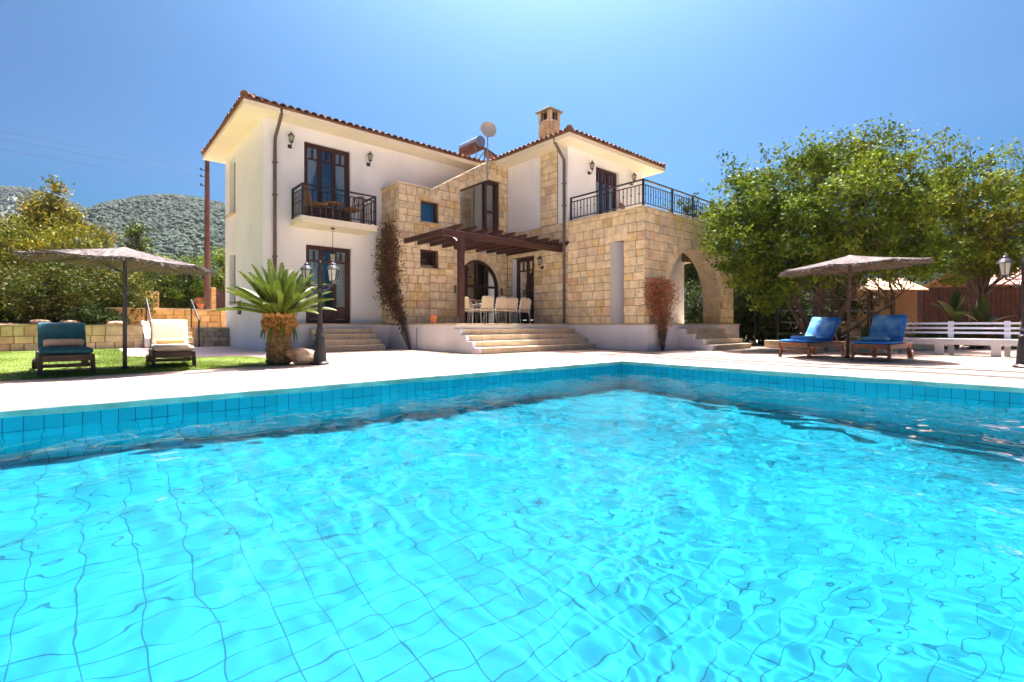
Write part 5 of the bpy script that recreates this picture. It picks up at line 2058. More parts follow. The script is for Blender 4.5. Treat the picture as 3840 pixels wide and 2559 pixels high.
def drape(label, loc, rz, back_deg, mat, seat_z=0.33, hx=1.10, Lb=0.62, w=0.56, seat_len=0.45):
    """towel laid over seat and backrest"""
    b = R(back_deg)
    dx, dz = math.cos(b), math.sin(b)
    prof = [(hx - seat_len, seat_z + 0.072), (hx - 0.02, seat_z + 0.072), (hx - 0.02 + 0.10 * dx, seat_z + 0.085 + 0.10 * dz)]
    for q in (0.25, 0.42, 0.56, 0.64):
        prof.append((hx - 0.075 * dz + q * dx + 0.02, seat_z + 0.075 * dx + q * dz + 0.012))
    prof.append((hx + 0.68 * dx + 0.03, seat_z + 0.68 * dz + 0.02))
    prof.append((hx + 0.62 * dx + 0.07, seat_z + 0.50 * dz))
    rows = []
    n = 16
    for i, (x, z) in enumerate(prof):
        rows.append([(x + 0.008 * mnoise.noise(Vector((i * 0.9, k * 0.4, 1))), -w / 2 + w * k / n, z + 0.014 * mnoise.noise(Vector((i * 1.1, k * 0.45, 5)))) for k in range(n + 1)])
    m = MB()
    vs = [p for r_ in rows for p in r_]
    m.add(vs, [(i * (n + 1) + k, i * (n + 1) + k + 1, (i + 1) * (n + 1) + k + 1, (i + 1) * (n + 1) + k) for i in range(len(rows) - 1) for k in range(n)])
    o = m.build('beach_towel', mat, None, smooth=True)
    o.location = loc
    o.rotation_euler = (0, 0, rz)
    so = o.modifiers.new('thick', 'SOLIDIFY')
    so.thickness = 0.012
    tag(o, label, 'towel', 'blue beach towels')
    return o
def towel_mat(name, band):
    m, n, l, out = nodes_of(name)
    p = n.new('ShaderNodeBsdfPrincipled')
    p.inputs['Roughness'].default_value = 0.95
    tc = n.new('ShaderNodeTexCoord')
    no = n.new('ShaderNodeTexNoise')
    no.inputs['Scale'].default_value = 3.2
    no.inputs['Detail'].default_value = 3
    l.new(tc.outputs['Object'], no.inputs['Vector'])
    rp = n.new('ShaderNodeValToRGB')
    e = rp.color_ramp.elements
    e[0].position, e[1].position = 0.42, 0.66
    e[0].color, e[1].color = (0.012, 0.15, 0.52, 1), (0.16, 0.42, 0.70, 1)
    if band:
        e.new(0.74).color = (0.72, 0.78, 0.82, 1)
    l.new(no.outputs['Fac'], rp.inputs['Fac'])
    l.new(rp.outputs[0], p.inputs['Base Color'])
    l.new(p.outputs[0], out.inputs[0])
    return m
drape('blue mottled towel draped over the lounger left of the leaning pole', (11.55, 3.92, 0), R(-7), 50, towel_mat('towel_blue', False))
drape('blue and white towel draped over the lounger right of the leaning pole', (11.58, 2.56, 0), R(-1), 56, towel_mat('towel_white', True))
def folded_towel(label, loc, rz, mat):
    mb = MB()
    for k in range(3):
        mb.box(-0.17, -0.20 + 0.008 * k, 0.022 * k, 0.17 - 0.012 * k, 0.20, 0.022 * k + 0.019)
    o = mb.build('folded_towel', mat, None, bevel=0.008)
    o.location = loc
    o.rotation_euler = (0, 0, rz)
    tag(o, label, 'towel', 'folded blue towels')
W['lightblue'] = M('light_blue_towel', (0.10, 0.36, 0.60), 0.95, 0.12, 8, 0.3, 80)
folded_towel('folded blue towel on the foot of the lounger left of the leaning pole', (11.55 + 0.45, 3.92 - 0.05, 0.402), R(-7), W['lightblue'])
folded_towel('folded pale blue towel on the seat of the lounger right of the leaning pole', (11.58 + 0.48, 2.56, 0.402), R(-1), W['lightblue'])

# ---------------------------------------------------------------- white bench
t = thing('garden_bench', 'long white slatted bench behind the blue loungers', 'bench', (15.4, 1.85, 0), fixed=True)
bx_ = 15.25
y0b, y1b = 0.62, 3.05
mb = MB()
mb.box(bx_ - 0.05, y0b, 0.33, bx_ + 0.42, y1b, 0.39)
mb.box(bx_ - 0.05, y0b, 0.25, bx_ - 0.01, y1b, 0.33)
mb.build('seat', W['shadedwhite'], t, bevel=0.006)
for z in (0.72, 0.61, 0.50):
    mb = MB()
    mb.box(bx_ + 0.42, y0b, z, bx_ + 0.455, y1b, z + 0.05)
    mb.build('back_rail', W['shadedwhite'], t)
for y in (0.86, 1.82, 2.8):
    mb = MB()
    mb.box(bx_ + 0.46, y, 0, bx_ + 0.53, y + 0.10, 0.80)
    mb.build('back_post', W['shadedwhite'], t)
    mb = MB()
    mb.box(bx_ - 0.04, y + 0.12, 0, bx_ + 0.06, y + 0.28, 0.33)
    mb.build('leg', W['shadedwhite'], t, bevel=0.006)

# ---------------------------------------------------------------- garden on the left: lawn, walls, stairs with rails
lawn = [(-14, 8.40), (-2.2, 8.72), (2.42, 9.18), (2.85, 9.75), (2.92, 11.2), (2.75, 12.2), (1.70, 12.75), (0.75, 13.9), (0.80, 18.6), (-14, 18.6)]
sheet('lawn', W['turf'], lawn, 0.006)
sheet('garden_path', W['path'], [(0.78, 18.9), (0.73, 13.9), (1.72, 12.75), (2.8, 12.2), (3.7, 12.2), (3.7, 18.9)], 0.0045)
def in_poly(x, y, poly):
    c = np.zeros(x.shape, dtype=bool)
    n = len(poly)
    for i in range(n):
        x0, y0 = poly[i]
        x1, y1 = poly[(i + 1) % n]
        m = ((y0 > y) != (y1 > y))
        with np.errstate(divide='ignore', invalid='ignore'):
            c ^= m & (x < (x1 - x0) * (y - y0) / (y1 - y0 + 1e-12) + x0)
    return c
r = np.random.default_rng(21)
x = r.uniform(-6.5, 3.0, 420000)
y = 8.4 + (18.6 - 8.4) * r.random(420000) ** 1.7
k = in_poly(x, y, lawn)
x, y = x[k][:170000], y[k][:170000]
nb = len(x)
h = r.uniform(0.012, 0.030, nb) * (1 + 0.35 * np.sin(x * 2.1 + np.sin(y * 1.7)))
a = r.uniform(0, 2 * np.pi, nb)
lean = r.normal(scale=0.018, size=(nb, 2))
wd = 0.0045
v = np.zeros((nb, 3, 3))
v[:, 0] = np.stack([x - np.cos(a) * wd, y - np.sin(a) * wd, np.full(nb, 0.004)], 1)
v[:, 1] = np.stack([x + np.cos(a) * wd, y + np.sin(a) * wd, np.full(nb, 0.004)], 1)
v[:, 2] = np.stack([x + lean[:, 0], y + lean[:, 1], h], 1)
pal = np.array([(0.105, 0.195, 0.002), (0.14, 0.225, 0.002), (0.08, 0.16, 0.002), (0.17, 0.23, 0.004)])
patch = 0.85 + 0.2 * np.sin(x * 1.3 + 2 * np.sin(y * 0.9)) * np.sin(y * 1.7)
cols = pal[r.integers(0, 4, nb)] * patch[:, None] * r.uniform(0.8, 1.2, (nb, 1))
tag(fastmesh('grass', v.reshape(-1, 3), 3, W['grass'], cols), 'short bright green lawn grass left of the pool', 'grass', kind='stuff')

def stone_run(name, label, frame, x0, x1, z0, z1, thick, seed, colf=stone_colour, rowh=0.22, cat='wall', loc=(0, 0, 0), cap=True, wid=(0.2, 0.5)):
    t = thing(name, label, cat, loc, fixed=True)
    mb = MB()
    wall_panel(mb, frame, x0, x1, z0, z1 - 0.01, [], thick)
    mb.build('wall_core', W['mortar'], t)
    mb = MB()
    masonry(mb, frame, x0, x1, z0, z1, [], seed, rowh, 0.025, wid, colf)
    mb.build('stone_face', W['stone'], t)
    if cap:
        mb = MB()
        rr = random.Random(seed)
        x = x0
        while x < x1 - 0.05:
            w = min(rr.uniform(0.35, 0.6), x1 - x)
            if x1 - x - w < 0.2:
                w = x1 - x
            f = rr.uniform(0.85, 1.1)
            p = [frame.p(x + 0.005, z1 - 0.008, 0.03), frame.p(x + w - 0.005, z1 - 0.008, 0.03), frame.p(x + w - 0.005, z1 - 0.008, -thick), frame.p(x + 0.005, z1 - 0.008, -thick)]
            zt_ = rr.uniform(0.035, 0.055)
            mb.hexa(p + [q + Vector((0, 0, zt_)) for q in p], (0.56 * f, 0.42 * f, 0.26 * f))
            x += w
        mb.build('cap_stones', W['stone'], t)
    return t
def pinkish(r):
    c = stone_colour(r)
    return (c[0] * 0.98, c[1] * 0.90, c[2] * 0.88)
def shade_grey(r):  # villa shade put into the stone colour as grey
    f = r.uniform(0.75, 1.15)
    return (0.44 * f, 0.39 * f, 0.32 * f)
def golden(r):
    f = r.uniform(0.8, 1.15)
    k = r.random()
    return (0.62 * f, 0.38 * f, 0.13 * f) if k < 0.6 else (0.56 * f, 0.31 * f, 0.10 * f)
YR = 19.0
FR_ = Frame((0, YR, 0), (1, 0, 0), (0, -1, 0))
stone_run('retaining_wall', 'pinkish squared stone retaining wall along the back of the lawn', FR_, -16, 1.42, -0.02, 0.68, 0.4, 51, pinkish, 0.235, loc=(-3, YR, 0))
FR2 = Frame((0, YR - 0.4, 0), (1, 0, 0), (0, -1, 0))
stone_run('low_wall', 'rough stone low wall beside the left corner of the villa', FR2, 2.75, 3.70, -0.02, 0.60, 0.3, 52, shade_grey, 0.16, loc=(3.2, YR - 0.4, 0))
FR3 = Frame((0, 21.6, 0), (1, 0, 0), (0, -1, 0))
stone_run('upper_wall', 'golden stone wall of the upper terrace behind the garden steps', FR3, 0.6, 6.5, 0.3, 1.28, 0.35, 53, golden, 0.26, loc=(3, 21.6, 0.3), wid=(0.3, 0.7))
FR4 = Frame((0, 24.0, 0), (1, 0, 0), (0, -1, 0))
stone_run('stone_pillar', 'pale orange stone gate pillar in front of the dark hedge', FR4, 1.70, 2.30, 0.3, 2.02, 0.5, 54, golden, 0.28, cat='pillar', loc=(2.0, 24.0, 0.3))
stone_run('stone_pillar', 'orange stone gate pillar left of the brown garden gate', Frame((0, 23.9, 0), (1, 0, 0), (0, -1, 0)), 4.08, 4.26, 0.3, 2.28, 0.3, 55, golden, 0.28, cat='pillar', loc=(4.2, 23.9, 0.3))
# dark red-brown garden gate
t = thing('garden_gate', 'dark brown boarded garden gate beside the villa corner', 'gate', (4.7, 23.95, 0.7), fixed=True)
mb = MB()
for k in range(9):
    mb.box(4.28 + 0.1 * k, 23.94, 1.25, 4.375 + 0.1 * k, 23.98, 2.20)
mb.build('boards', W['redwall'], t)
mb = MB()
mb.bar((4.27, 23.92, 1.42), (5.2, 23.92, 1.42), 0.04, 0.08)
mb.bar((4.27, 23.92, 2.05), (5.2, 23.92, 2.05), 0.04, 0.08)
mb.build('gate_frame', W['wood'], t)
# upper ground behind the retaining wall (one sheet, rising gently)
mb = MB()
pts_ = []
gx_ = [-60, -30, -16, -8, -2, 1.42]
for i, x_ in enumerate(gx_):
    for y_, z_ in ((YR + 0.35, 0.60), (24, 0.75), (32, 0.95), (60, 1.4)):
        pts_.append((x_, y_, z_ + 0.06 * math.sin(x_ * 1.7 + y_)))
mb.add(pts_, [(i * 4 + j, (i + 1) * 4 + j, (i + 1) * 4 + j + 1, i * 4 + j + 1) for i in range(5) for j in range(3)])
tag(mb.build('garden_bank', W['soil']), kind='structure')
mb = MB()
mb.add([(1.42, 21.3, 0.62), (7, 21.3, 0.62), (7, 60, 1.3), (1.42, 60, 1.3)], [(0, 1, 2, 3)])
tag(mb.build('upper_terrace', W['path']), kind='structure')
# garden steps
t = thing('garden_steps', 'pale stone steps leading up between two handrails', 'steps', (2.1, YR - 0.4, 0), fixed=True)
mb = MB()
for k in range(4):
    mb.box(1.62, YR - 0.35 + 0.32 * k, -0.01, 2.74, YR + 2.2, 0.155 * (k + 1))
mb.build('treads', W['step'], t, bevel=0.006)
mb = MB()
mb.hexa([(1.43, YR - 0.55, -0.02), (1.615, YR - 0.55, -0.02), (1.615, YR + 0.9, -0.02), (1.43, YR + 0.9, -0.02), (1.43, YR - 0.55, 0.30), (1.615, YR - 0.55, 0.30), (1.615, YR + 0.9, 0.84), (1.43, YR + 0.9, 0.84)])
mb.build('cheek', W['plinth'], t)
def handrail(label, x):
    t = thing('handrail', label, 'handrail', (x, YR - 0.55, 0), 'handrails of the garden steps', fixed=True)
    mb = MB()
    mb.tube([(x, YR - 0.6, 0.0), (x, YR - 0.6, 0.86), (x, YR + 0.9, 1.58)], 0.022, 8)
    mb.build('rail', W['iron'], t)
    mb = MB()
    mb.tube([(x, YR + 0.85, 0.62), (x, YR + 0.85, 1.55)], 0.020, 8)
    mb.build('post', W['iron'], t)
handrail('black handrail on the left side of the garden steps', 1.56)
handrail('black handrail on the right side of the garden steps, by the low wall', 2.80)
# little red pot plant on the upper wall
t = thing('flower_pot', 'red flower pot on the golden upper terrace wall', 'pot', (3.35, 21.72, 1.325))
mb = MB()
mb.lathe([(0.08, 0), (0.12, 0.16), (0.13, 0.17), (0.13, 0.2), (0.1, 0.2), (0.02, 0.16)], 12)
mb.build('pot', W['terracotta'], t)
rr_ = np.random.default_rng(8)
leaf_cloud('plant', rr_.normal(size=(160, 3)) * np.array([0.09, 0.09, 0.07]) + np.array([0, 0, 0.27]), 0.07, palette_cols(160, [(0.35, 0.06, 0.03), (0.09, 0.14, 0.03)], rr_), t)

# utility pole and wires
t = thing('utility_pole', 'tall brown wooden utility pole left of the villa', 'utility pole', (4.28, 26.0, 0.9), fixed=True)
mb = MB()
mb.tube([(4.28, 26, 0.8), (4.28, 26, 8.25)], [0.15, 0.095], 10)
mb.build('pole', W['pole'], t)
for z in (7.75, 7.45, 7.05):
    mb = MB()
    mb.tube([(4.28, 26, z), (4.02, 25.9, z)], 0.018, 5)
    mb.lathe([(0.03, -0.03), (0.04, 0.03), (0.02, 0.08)], 8, (4.02, 25.9, z))
    mb.build('insulator', W['iron'], t)
for k, (z, lab) in enumerate(((7.78, 'uppermost thin power line running left from the utility pole'), (7.48, 'middle thin power line running left from the utility pole'), (7.08, 'lowest thin power line running left from the utility pole'))):
    mb = MB()
    a_, b_ = Vector((4.02, 25.9, z)), Vector((-22, 33, z + 4.2))
    mb.tube([a_.lerp(b_, q / 12) - Vector((0, 0, 0.7 * math.sin(math.pi * q / 12))) for q in range(13)], 0.006, 4)
    tag(mb.build('power_line', W['iron']), lab, 'cable', 'power lines')

# shrubs and trees on the left
def at(u, v_dep, z):
    t_ = (u - 1176.5) / 1123
    c_, s_ = math.cos(R(48.7)), math.sin(R(48.7))
    return Vector(((c_ + s_ * t_) * v_dep, (s_ - c_ * t_) * v_dep, z))
def E3(u, d, z, rx, ry, rz):
    p = at(u, d, z)
    return (p.x, p.y, p.z, rx, ry, rz)
p = at(190, 17.5, 0.62)
broad_tree('spreading_shrub', 'wide olive-brown spreading shrub on the bank behind the teal lounger', 'shrub', p,
           [(p, [at(90, 17.3, 2.0), at(230, 17.2, 2.1), at(160, 18.0, 2.2), at(300, 17.6, 1.6)], 0.10)],
           [E3(70, 17.6, 1.75, 1.9, 1.3, 0.95), E3(190, 17.4, 1.85, 1.8, 1.3, 0.95), E3(290, 17.5, 1.55, 0.85, 0.9, 0.8), E3(-30, 18, 1.8, 1.6, 1.3, 1.1), E3(120, 17.2, 1.25, 1.3, 0.8, 0.6)],
           26000, 0.13, G_BROWNISH + G_OLIVE[3:], 61, clump=0.24, per=80, shell=0.6, zmin=0.75)
p = at(225, 16.4, 0.62)
broad_tree('dark_shrub', 'low dark green shrub at the foot of the spreading bush', 'shrub', p, [(p, [at(225, 16.4, 1.0)], 0.05)],
           [E3(215, 16.5, 1.0, 0.65, 0.5, 0.42), E3(255, 16.6, 0.9, 0.4, 0.4, 0.3)], 3500, 0.10, G_DARK, 62, clump=0.15, per=60, twigs=8)
p = at(20, 16.8, 0.62)
broad_tree('dark_shrub', 'low green tufted shrub at the far left above the retaining wall', 'shrub', p, [(p, [at(20, 16.8, 0.9)], 0.04)],
           [E3(25, 16.9, 0.95, 0.55, 0.4, 0.35), E3(-20, 16.9, 1.0, 0.5, 0.4, 0.45)], 2600, 0.10, G_DARK + G_OLIVE[:1], 63, clump=0.14, per=60, twigs=8)
p = at(110, 23.5, 0.75)
broad_tree('yellow_green_tree', 'broad yellow-green tree crown above the shrubs at the left', 'tree', p,
           [(p, [at(60, 23.5, 4.2), at(160, 23.5, 4.2), at(110, 24, 4.6)], 0.16)],
           [E3(40, 23.5, 4.3, 2.4, 1.8, 1.6), E3(150, 23.3, 4.35, 2.0, 1.6, 1.35), E3(225, 23.5, 3.6, 1.15, 1.2, 1.2), E3(-60, 24, 4.2, 2.0, 1.8, 1.7), E3(100, 23.0, 3.2, 2.4, 1.2, 1.2)],
           24000, 0.16, G_YELLOW, 64, clump=0.30, per=80, shell=0.62)
p = at(118, 29, 0.9)
broad_tree('conical_tree', 'conical golden green tree rising highest at the left against the hill', 'tree', p,
           [(p, [at(122, 29, 8.6)], 0.15)],
           [E3(115, 29, 6.4, 1.7, 1.5, 1.0), E3(112, 29, 7.3, 1.2, 1.1, 0.9), E3(124, 29, 8.4, 0.55, 0.55, 0.9), E3(160, 29, 6.9, 0.4, 0.5, 0.8), E3(78, 29, 6.9, 0.5, 0.5, 0.5)],
           7500, 0.22, [(0.24, 0.20, 0.018), (0.30, 0.25, 0.03), (0.17, 0.17, 0.018), (0.10, 0.12, 0.012)], 65, clump=0.26, per=36, shell=0.45, upbias=0.2)
p = at(318, 42, 1.2)
broad_tree('cypress', 'slim green tree in front of the hill, left of the utility pole', 'tree', p, [(p, [at(318, 42, 9)], 0.16)],
           [E3(316, 42, 7.0, 0.75, 0.75, 2.6), E3(322, 42, 5.4, 0.95, 0.9, 1.8)], 4500, 0.28, G_DARK + G_OLIVE[:2], 66, clump=0.30, per=50)
for k_, (u_, d_, h_, lab, pal_) in enumerate(((375, 27.5, 4.7, 'dark hedge tree right of the parasol top, behind the stone pillar', G_OLIVE + G_BROWNISH[1:2]),
                                              (440, 28.5, 5.0, 'dark green hedge tree just left of the utility pole', G_DARK + G_OLIVE[:1]),
                                              (510, 28.0, 5.2, 'green hedge tree between the utility pole and the villa', G_OLIVE))):
    p = at(u_, d_, 0.9)
    broad_tree('hedge_tree', lab, 'tree', p, [(p, [at(u_, d_, h_ - 0.7)], 0.12)],
               [E3(u_, d_, h_ * 0.62, 1.15, 1.1, h_ * 0.36), E3(u_ - 25, d_, h_ * 0.42, 0.9, 0.9, h_ * 0.30), E3(u_ + 25, d_, h_ * 0.42, 0.9, 0.9, h_ * 0.32), E3(u_, d_, h_ * 0.22, 1.0, 0.9, h_ * 0.2)],
               9000, 0.17, pal_, 70 + k_, clump=0.26, per=70, group='hedge trees behind the garden wall')
# rocks on the bank
for k_, (u_, d_, s_) in enumerate(((95, 16.2, 0.26), (165, 16.0, 0.24), (262, 16.3, 0.22), (20, 16.2, 0.16), (275, 17.2, 0.3))):
    mb = MB()
    rr = random.Random(k_)
    o = bpy.data.objects['boulder'].copy()
    o.name = 'bank_rock'
    COL.objects.link(o)
    pz = at(u_, d_, 0.62)
    o.location = pz
    o.scale = (s_ * 4, s_ * 4, s_ * 3.6)
    o.rotation_euler = (0, 0, k_ * 1.3)
    o['label'] = ('orange rock on the bank left of the teal lounger back', 'orange rock on the bank above the teal lounger', 'pale rock on the bank near the black parasol pole', 'small rock at the far left end of the bank', 'golden rock behind the parasol pole under the shrub')[k_]
    o['category'] = 'rock'
    o['group'] = 'rocks on the bank'

# ---------------------------------------------------------------- right side: trees, sheds, plants
p = at(1874, 14.6, 0.0)
ells = [E3(1880, 14.6, 4.3, 2.3, 2.2, 1.45), E3(1750, 14.2, 3.7, 1.4, 1.6, 1.45), E3(1700, 13.8, 3.0, 0.75, 0.9, 1.15), E3(1990, 14.8, 4.5, 1.9, 1.9, 1.5),
        E3(1800, 14.2, 2.75, 1.6, 1.4, 0.85), E3(1930, 14.2, 2.75, 1.9, 1.5, 0.8), E3(2060, 14.9, 3.6, 1.5, 1.5, 1.3), E3(1750, 14.0, 2.0, 0.6, 0.8, 0.6), E3(1740, 14.3, 4.7, 0.7, 1.0, 0.6),
        E3(1850, 14.6, 5.5, 0.9, 1.0, 0.45), E3(1950, 14.8, 5.8, 0.9, 1.0, 0.5), E3(2035, 14.9, 5.95, 0.55, 0.7, 0.55), E3(2110, 15.2, 2.9, 1.1, 1.1, 0.75), E3(1712, 14.0, 4.05, 0.5, 0.6, 0.45), E3(2100, 15.0, 4.5, 1.2, 1.2, 1.0), E3(1800, 14.2, 2.2, 1.0, 1.0, 0.5), E3(1752, 14.6, 1.75, 0.75, 0.8, 0.6), E3(1850, 14.8, 2.3, 1.0, 0.9, 0.45), E3(2040, 14.8, 2.6, 1.3, 1.2, 0.6)]
broad_tree('spreading_tree', 'large spreading green tree beside the stone porch, over the left blue lounger', 'tree', p,
           [(p, [at(1780, 14.2, 1.9), at(1730, 14.0, 3.2)], 0.10), (p, [at(1885, 14.5, 2.6), at(1870, 14.6, 4.0)], 0.15), (p, [at(1985, 14.6, 2.3), at(2020, 14.6, 3.6)], 0.10), (p, [at(1930, 14.5, 1.5), at(2100, 14.4, 1.95)], 0.07)],
           ells, 84000, 0.12, G_OLIVE + [(0.13, 0.175, 0.012)], 81, clump=0.165, per=88, shell=0.5, gap=0.28, trunk_r=0.15, twigs=90, upbias=0.45, aspect=0.5, tufts=[at(u_, 14.4, 0.7 + (748 - v_) / 1123 * 14.4) for u_, v_ in ((1668, 372), (1645, 470), (1700, 385), (1762, 352), (1800, 350), (1850, 322), (1885, 330), (1932, 318), (1962, 312), (1992, 300), (2030, 294), (2068, 302), (2100, 325), (2010, 315), (1905, 345), (1632, 560))])
p = at(2238, 16.5, 0.0)
broad_tree('spreading_tree', 'sparse yellow-green tree at the far right behind the white bench', 'tree', p,
           [(p, [at(2262, 16.5, 2.4), at(2225, 16.5, 4.0), at(2330, 16.6, 4.6)], 0.12)],
           [E3(2190, 16.4, 4.6, 1.7, 1.5, 1.4), E3(2310, 16.4, 4.2, 1.7, 1.5, 1.5), E3(2400, 16.4, 4.1, 1.6, 1.5, 1.6), E3(2190, 16.2, 3.0, 1.4, 1.1, 0.7), E3(2290, 16.2, 2.8, 1.0, 1.0, 0.5), E3(2180, 16.8, 6.2, 0.8, 0.8, 0.5), E3(2250, 16.8, 6.0, 0.6, 0.8, 0.4), E3(2330, 16.8, 5.6, 0.8, 0.8, 0.4), E3(2480, 16.8, 4.2, 1.5, 1.5, 1.7), E3(2120, 16.0, 4.4, 1.0, 1.0, 1.4), E3(2150, 16.0, 2.5, 0.9, 0.8, 0.45), E3(2330, 16.0, 2.75, 0.9, 0.8, 0.45)],
           44000, 0.13, G_OLIVE[:3] + G_YELLOW[:2], 82, clump=0.17, per=80, shell=0.45, gap=0.22, twigs=80, upbias=0.45, aspect=0.5, tufts=[at(u_, 16.4, 0.7 + (748 - v_) / 1123 * 16.4) for u_, v_ in ((2135, 335), (2166, 312), (2190, 330), (2228, 338), (2262, 365), (2308, 350), (2338, 345), (2352, 372), (2120, 362))])
# background trees behind the upper terrace
for k_, (u_, d_, h_, rx_, lab) in enumerate(((1535, 30, 8.2, 0.9, 'dark slim tree seen through the middle of the upper terrace railing'), (1580, 31, 9.6, 0.8, 'tallest slim cypress behind the upper terrace railing'),
                                             (1622, 30, 8.6, 1.2, 'bushy tree behind the right end of the upper terrace railing'), (1505, 30, 7.6, 0.9, 'low rounded tree behind the corner of the upper terrace railing'))):
    p = at(u_, d_, 0.0)
    broad_tree('background_tree', lab, 'tree', p, [(p, [at(u_, d_, h_ * 0.85)], 0.14)], [E3(u_, d_, h_ * 0.62, rx_, rx_, h_ * 0.38), E3(u_, d_, h_ * 0.35, rx_ * 1.25, rx_ * 1.2, h_ * 0.32)],
               4200, 0.24, G_DARK + G_OLIVE[:1], 90 + k_, clump=0.26, per=50, group='trees behind the villa')
# hedge behind the porch and along the back right
for k_, (u_, d_, z_, rx_, rz_, lab) in enumerate(((1640, 21, 1.6, 1.7, 1.8, 'dark hedge seen through the porch arch'), (1715, 17.8, 1.5, 1.0, 1.7, 'dark shrub between the porch and the spreading tree trunk'),
                                                  (1790, 18.5, 1.3, 1.1, 1.4, 'dark shrub behind the left limb of the spreading tree'), (1880, 20.5, 2.4, 1.9, 1.4, 'dark hedge behind the trunk of the spreading tree'),
                                                  (2330, 25, 3.2, 3.0, 2.6, 'green tree mass behind the pink roofed building'), (2140, 26, 3.3, 2.6, 2.4, 'green tree mass behind the tan roofed shed'))):
    p = at(u_, d_, 0.0)
    broad_tree('background_shrub', lab, 'shrub', p, [(p, [at(u_, d_, z_)], 0.08)], [E3(u_, d_, z_, rx_, rx_ * 0.8, rz_), E3(u_ + 12, d_, z_ * 0.6, rx_ * 0.9, rx_ * 0.8, rz_ * 0.6)],
               6500, 0.17, [tuple(0.55 * c for c in q) for q in G_DARK] if k_ < 4 else G_DARK, 100 + k_, clump=0.26, per=60, twigs=12, group='dark shrubs at the right')  # shrubs near the porch and trunk: shade painted in by a darkened palette
# tan lattice shed
def boxlike(t, name, mat, c0, ang, x0, x1, y0, y1, z0, z1):
    m = MB()
    c_, s_ = math.cos(ang), math.sin(ang)
    def P_(x, y, z):
        return (c0.x + c_ * x - s_ * y, c0.y + s_ * x + c_ * y, z)
    m.hexa([P_(x0, y0, z0), P_(x1, y0, z0), P_(x1, y1, z0), P_(x0, y1, z0), P_(x0, y0, z1), P_(x1, y0, z1), P_(x1, y1, z1), P_(x0, y1, z1)])
    return m.build(name, mat, t)
c0 = at(2037, 19.5, 0)
ang = R(48.7 - 90)
t = thing('garden_shed', 'tan lattice shed with a low tan roof behind the spreading tree', 'shed', c0, fixed=True)
boxlike(t, 'wall', W['shedwall'], c0, ang, -1.2, 1.22, 0.0, 1.8, 0, 2.06)
m = MB()
c_, s_ = math.cos(ang), math.sin(ang)
def PS(x, y, z):
    return Vector((c0.x + c_ * x - s_ * y, c0.y + s_ * x + c_ * y, z))
for k in range(-10, 34):
    for sg in (1, -1):
        pts = []
        for q in range(2):
            pass
        x0_ = -1.2 + k * 0.11
        # diagonal laths clipped to the panel
        segx = [x0_, x0_ + sg * 2.06]
        z0_, z1_ = 0.0, 2.06
        lo_, hi_ = -1.18, 1.2
        ta, tb = 0.0, 1.0
        dx_ = segx[1] - segx[0]
        t1_, t2_ = sorted(((lo_ - segx[0]) / dx_, (hi_ - segx[0]) / dx_))
        ta, tb = max(ta, t1_), min(tb, t2_)
        if tb - ta < 0.03:
            continue
        m.bar(PS(segx[0] + dx_ * ta, -0.02 - 0.006 * sg, 2.06 * ta), PS(segx[0] + dx_ * tb, -0.02 - 0.006 * sg, 2.06 * tb), 0.035, 0.008, up=(0, 0, 1))
m.build('lattice', M('lattice_laths', (0.52, 0.35, 0.21), 0.8, 0.15, 5), t)
boxlike(t, 'window', W['dark'], c0, ang, -0.12, 0.10, -0.05, -0.03, 1.35, 1.70)
for x_ in (-0.62, 0.2):
    boxlike(t, 'post', W['darkteak'], c0, ang, x_ - 0.06, x_ + 0.06, -0.12, -0.04, 0, 2.0)
m = MB()
zz = [(PS(-1.45, -0.3, 2.07), PS(1.45, -0.3, 2.07), PS(1.45, 1.0, 2.62), PS(-1.45, 1.0, 2.62)), (PS(-1.45, 1.0, 2.62), PS(1.45, 1.0, 2.62), PS(1.45, 2.2, 2.1), PS(-1.45, 2.2, 2.1))]
for q in zz:
    m.hexa(list(q) + [v_ + Vector((0, 0, 0.05)) for v_ in q])
m.build('roof', W['tanroof'], t)
# long red-brown building with a pink roof
c0 = at(2250, 20.5, 0)
t = thing('outbuilding', 'long red-brown boarded outbuilding with a pink roof at the far right', 'building', c0, fixed=True)
boxlike(t, 'wall', W['redwall'], c0, ang, -2.35, 4.5, 0.0, 3.0, 0, 2.30)
m = MB()
for k in range(34):
    x_ = -2.3 + k * 0.2
    m.hexa([PS2 for PS2 in [Vector((c0.x + c_ * (x_ + a) - s_ * b, c0.y + s_ * (x_ + a) + c_ * b, z)) for z in (0.02, 2.28) for a, b in ((0, -0.02), (0.17, -0.02), (0.17, -0.002), (0, -0.002))]])
m.build('boards', W['redwall'], t)
m = MB()
def PB(x, y, z):
    return Vector((c0.x + c_ * x - s_ * y, c0.y + s_ * x + c_ * y, z))
for q in ((PB(-0.5, -0.45, 2.34), PB(4.7, -0.45, 2.34), PB(4.7, 1.6, 3.45), PB(0.9, 1.6, 3.45)), (PB(0.9, 1.6, 3.45), PB(4.7, 1.6, 3.45), PB(4.7, 3.4, 2.4), PB(0.2, 3.4, 2.4))):
    m.hexa(list(q) + [v_ + Vector((0, 0, 0.06)) for v_ in q])
m.build('roof', W['pinkroof'], t)
# fence posts and rails at the back
t = thing('wire_fence', 'dark post and wire fence behind the spreading tree', 'fence', at(1850, 17, 0), fixed=True)
for u_ in (1735, 1786, 1870, 1995):
    m = MB()
    q = at(u_, 16.9, 0)
    m.tube([q, q + Vector((0, 0, 1.7))], 0.035, 6)
    m.build('post', W['iron'], t)
m = MB()
for z in (0.4, 0.8, 1.2, 1.6):
    m.tube([at(1735, 16.9, z), at(1995, 16.9, z)], 0.008, 4)
m.build('wire', W['iron'], t)
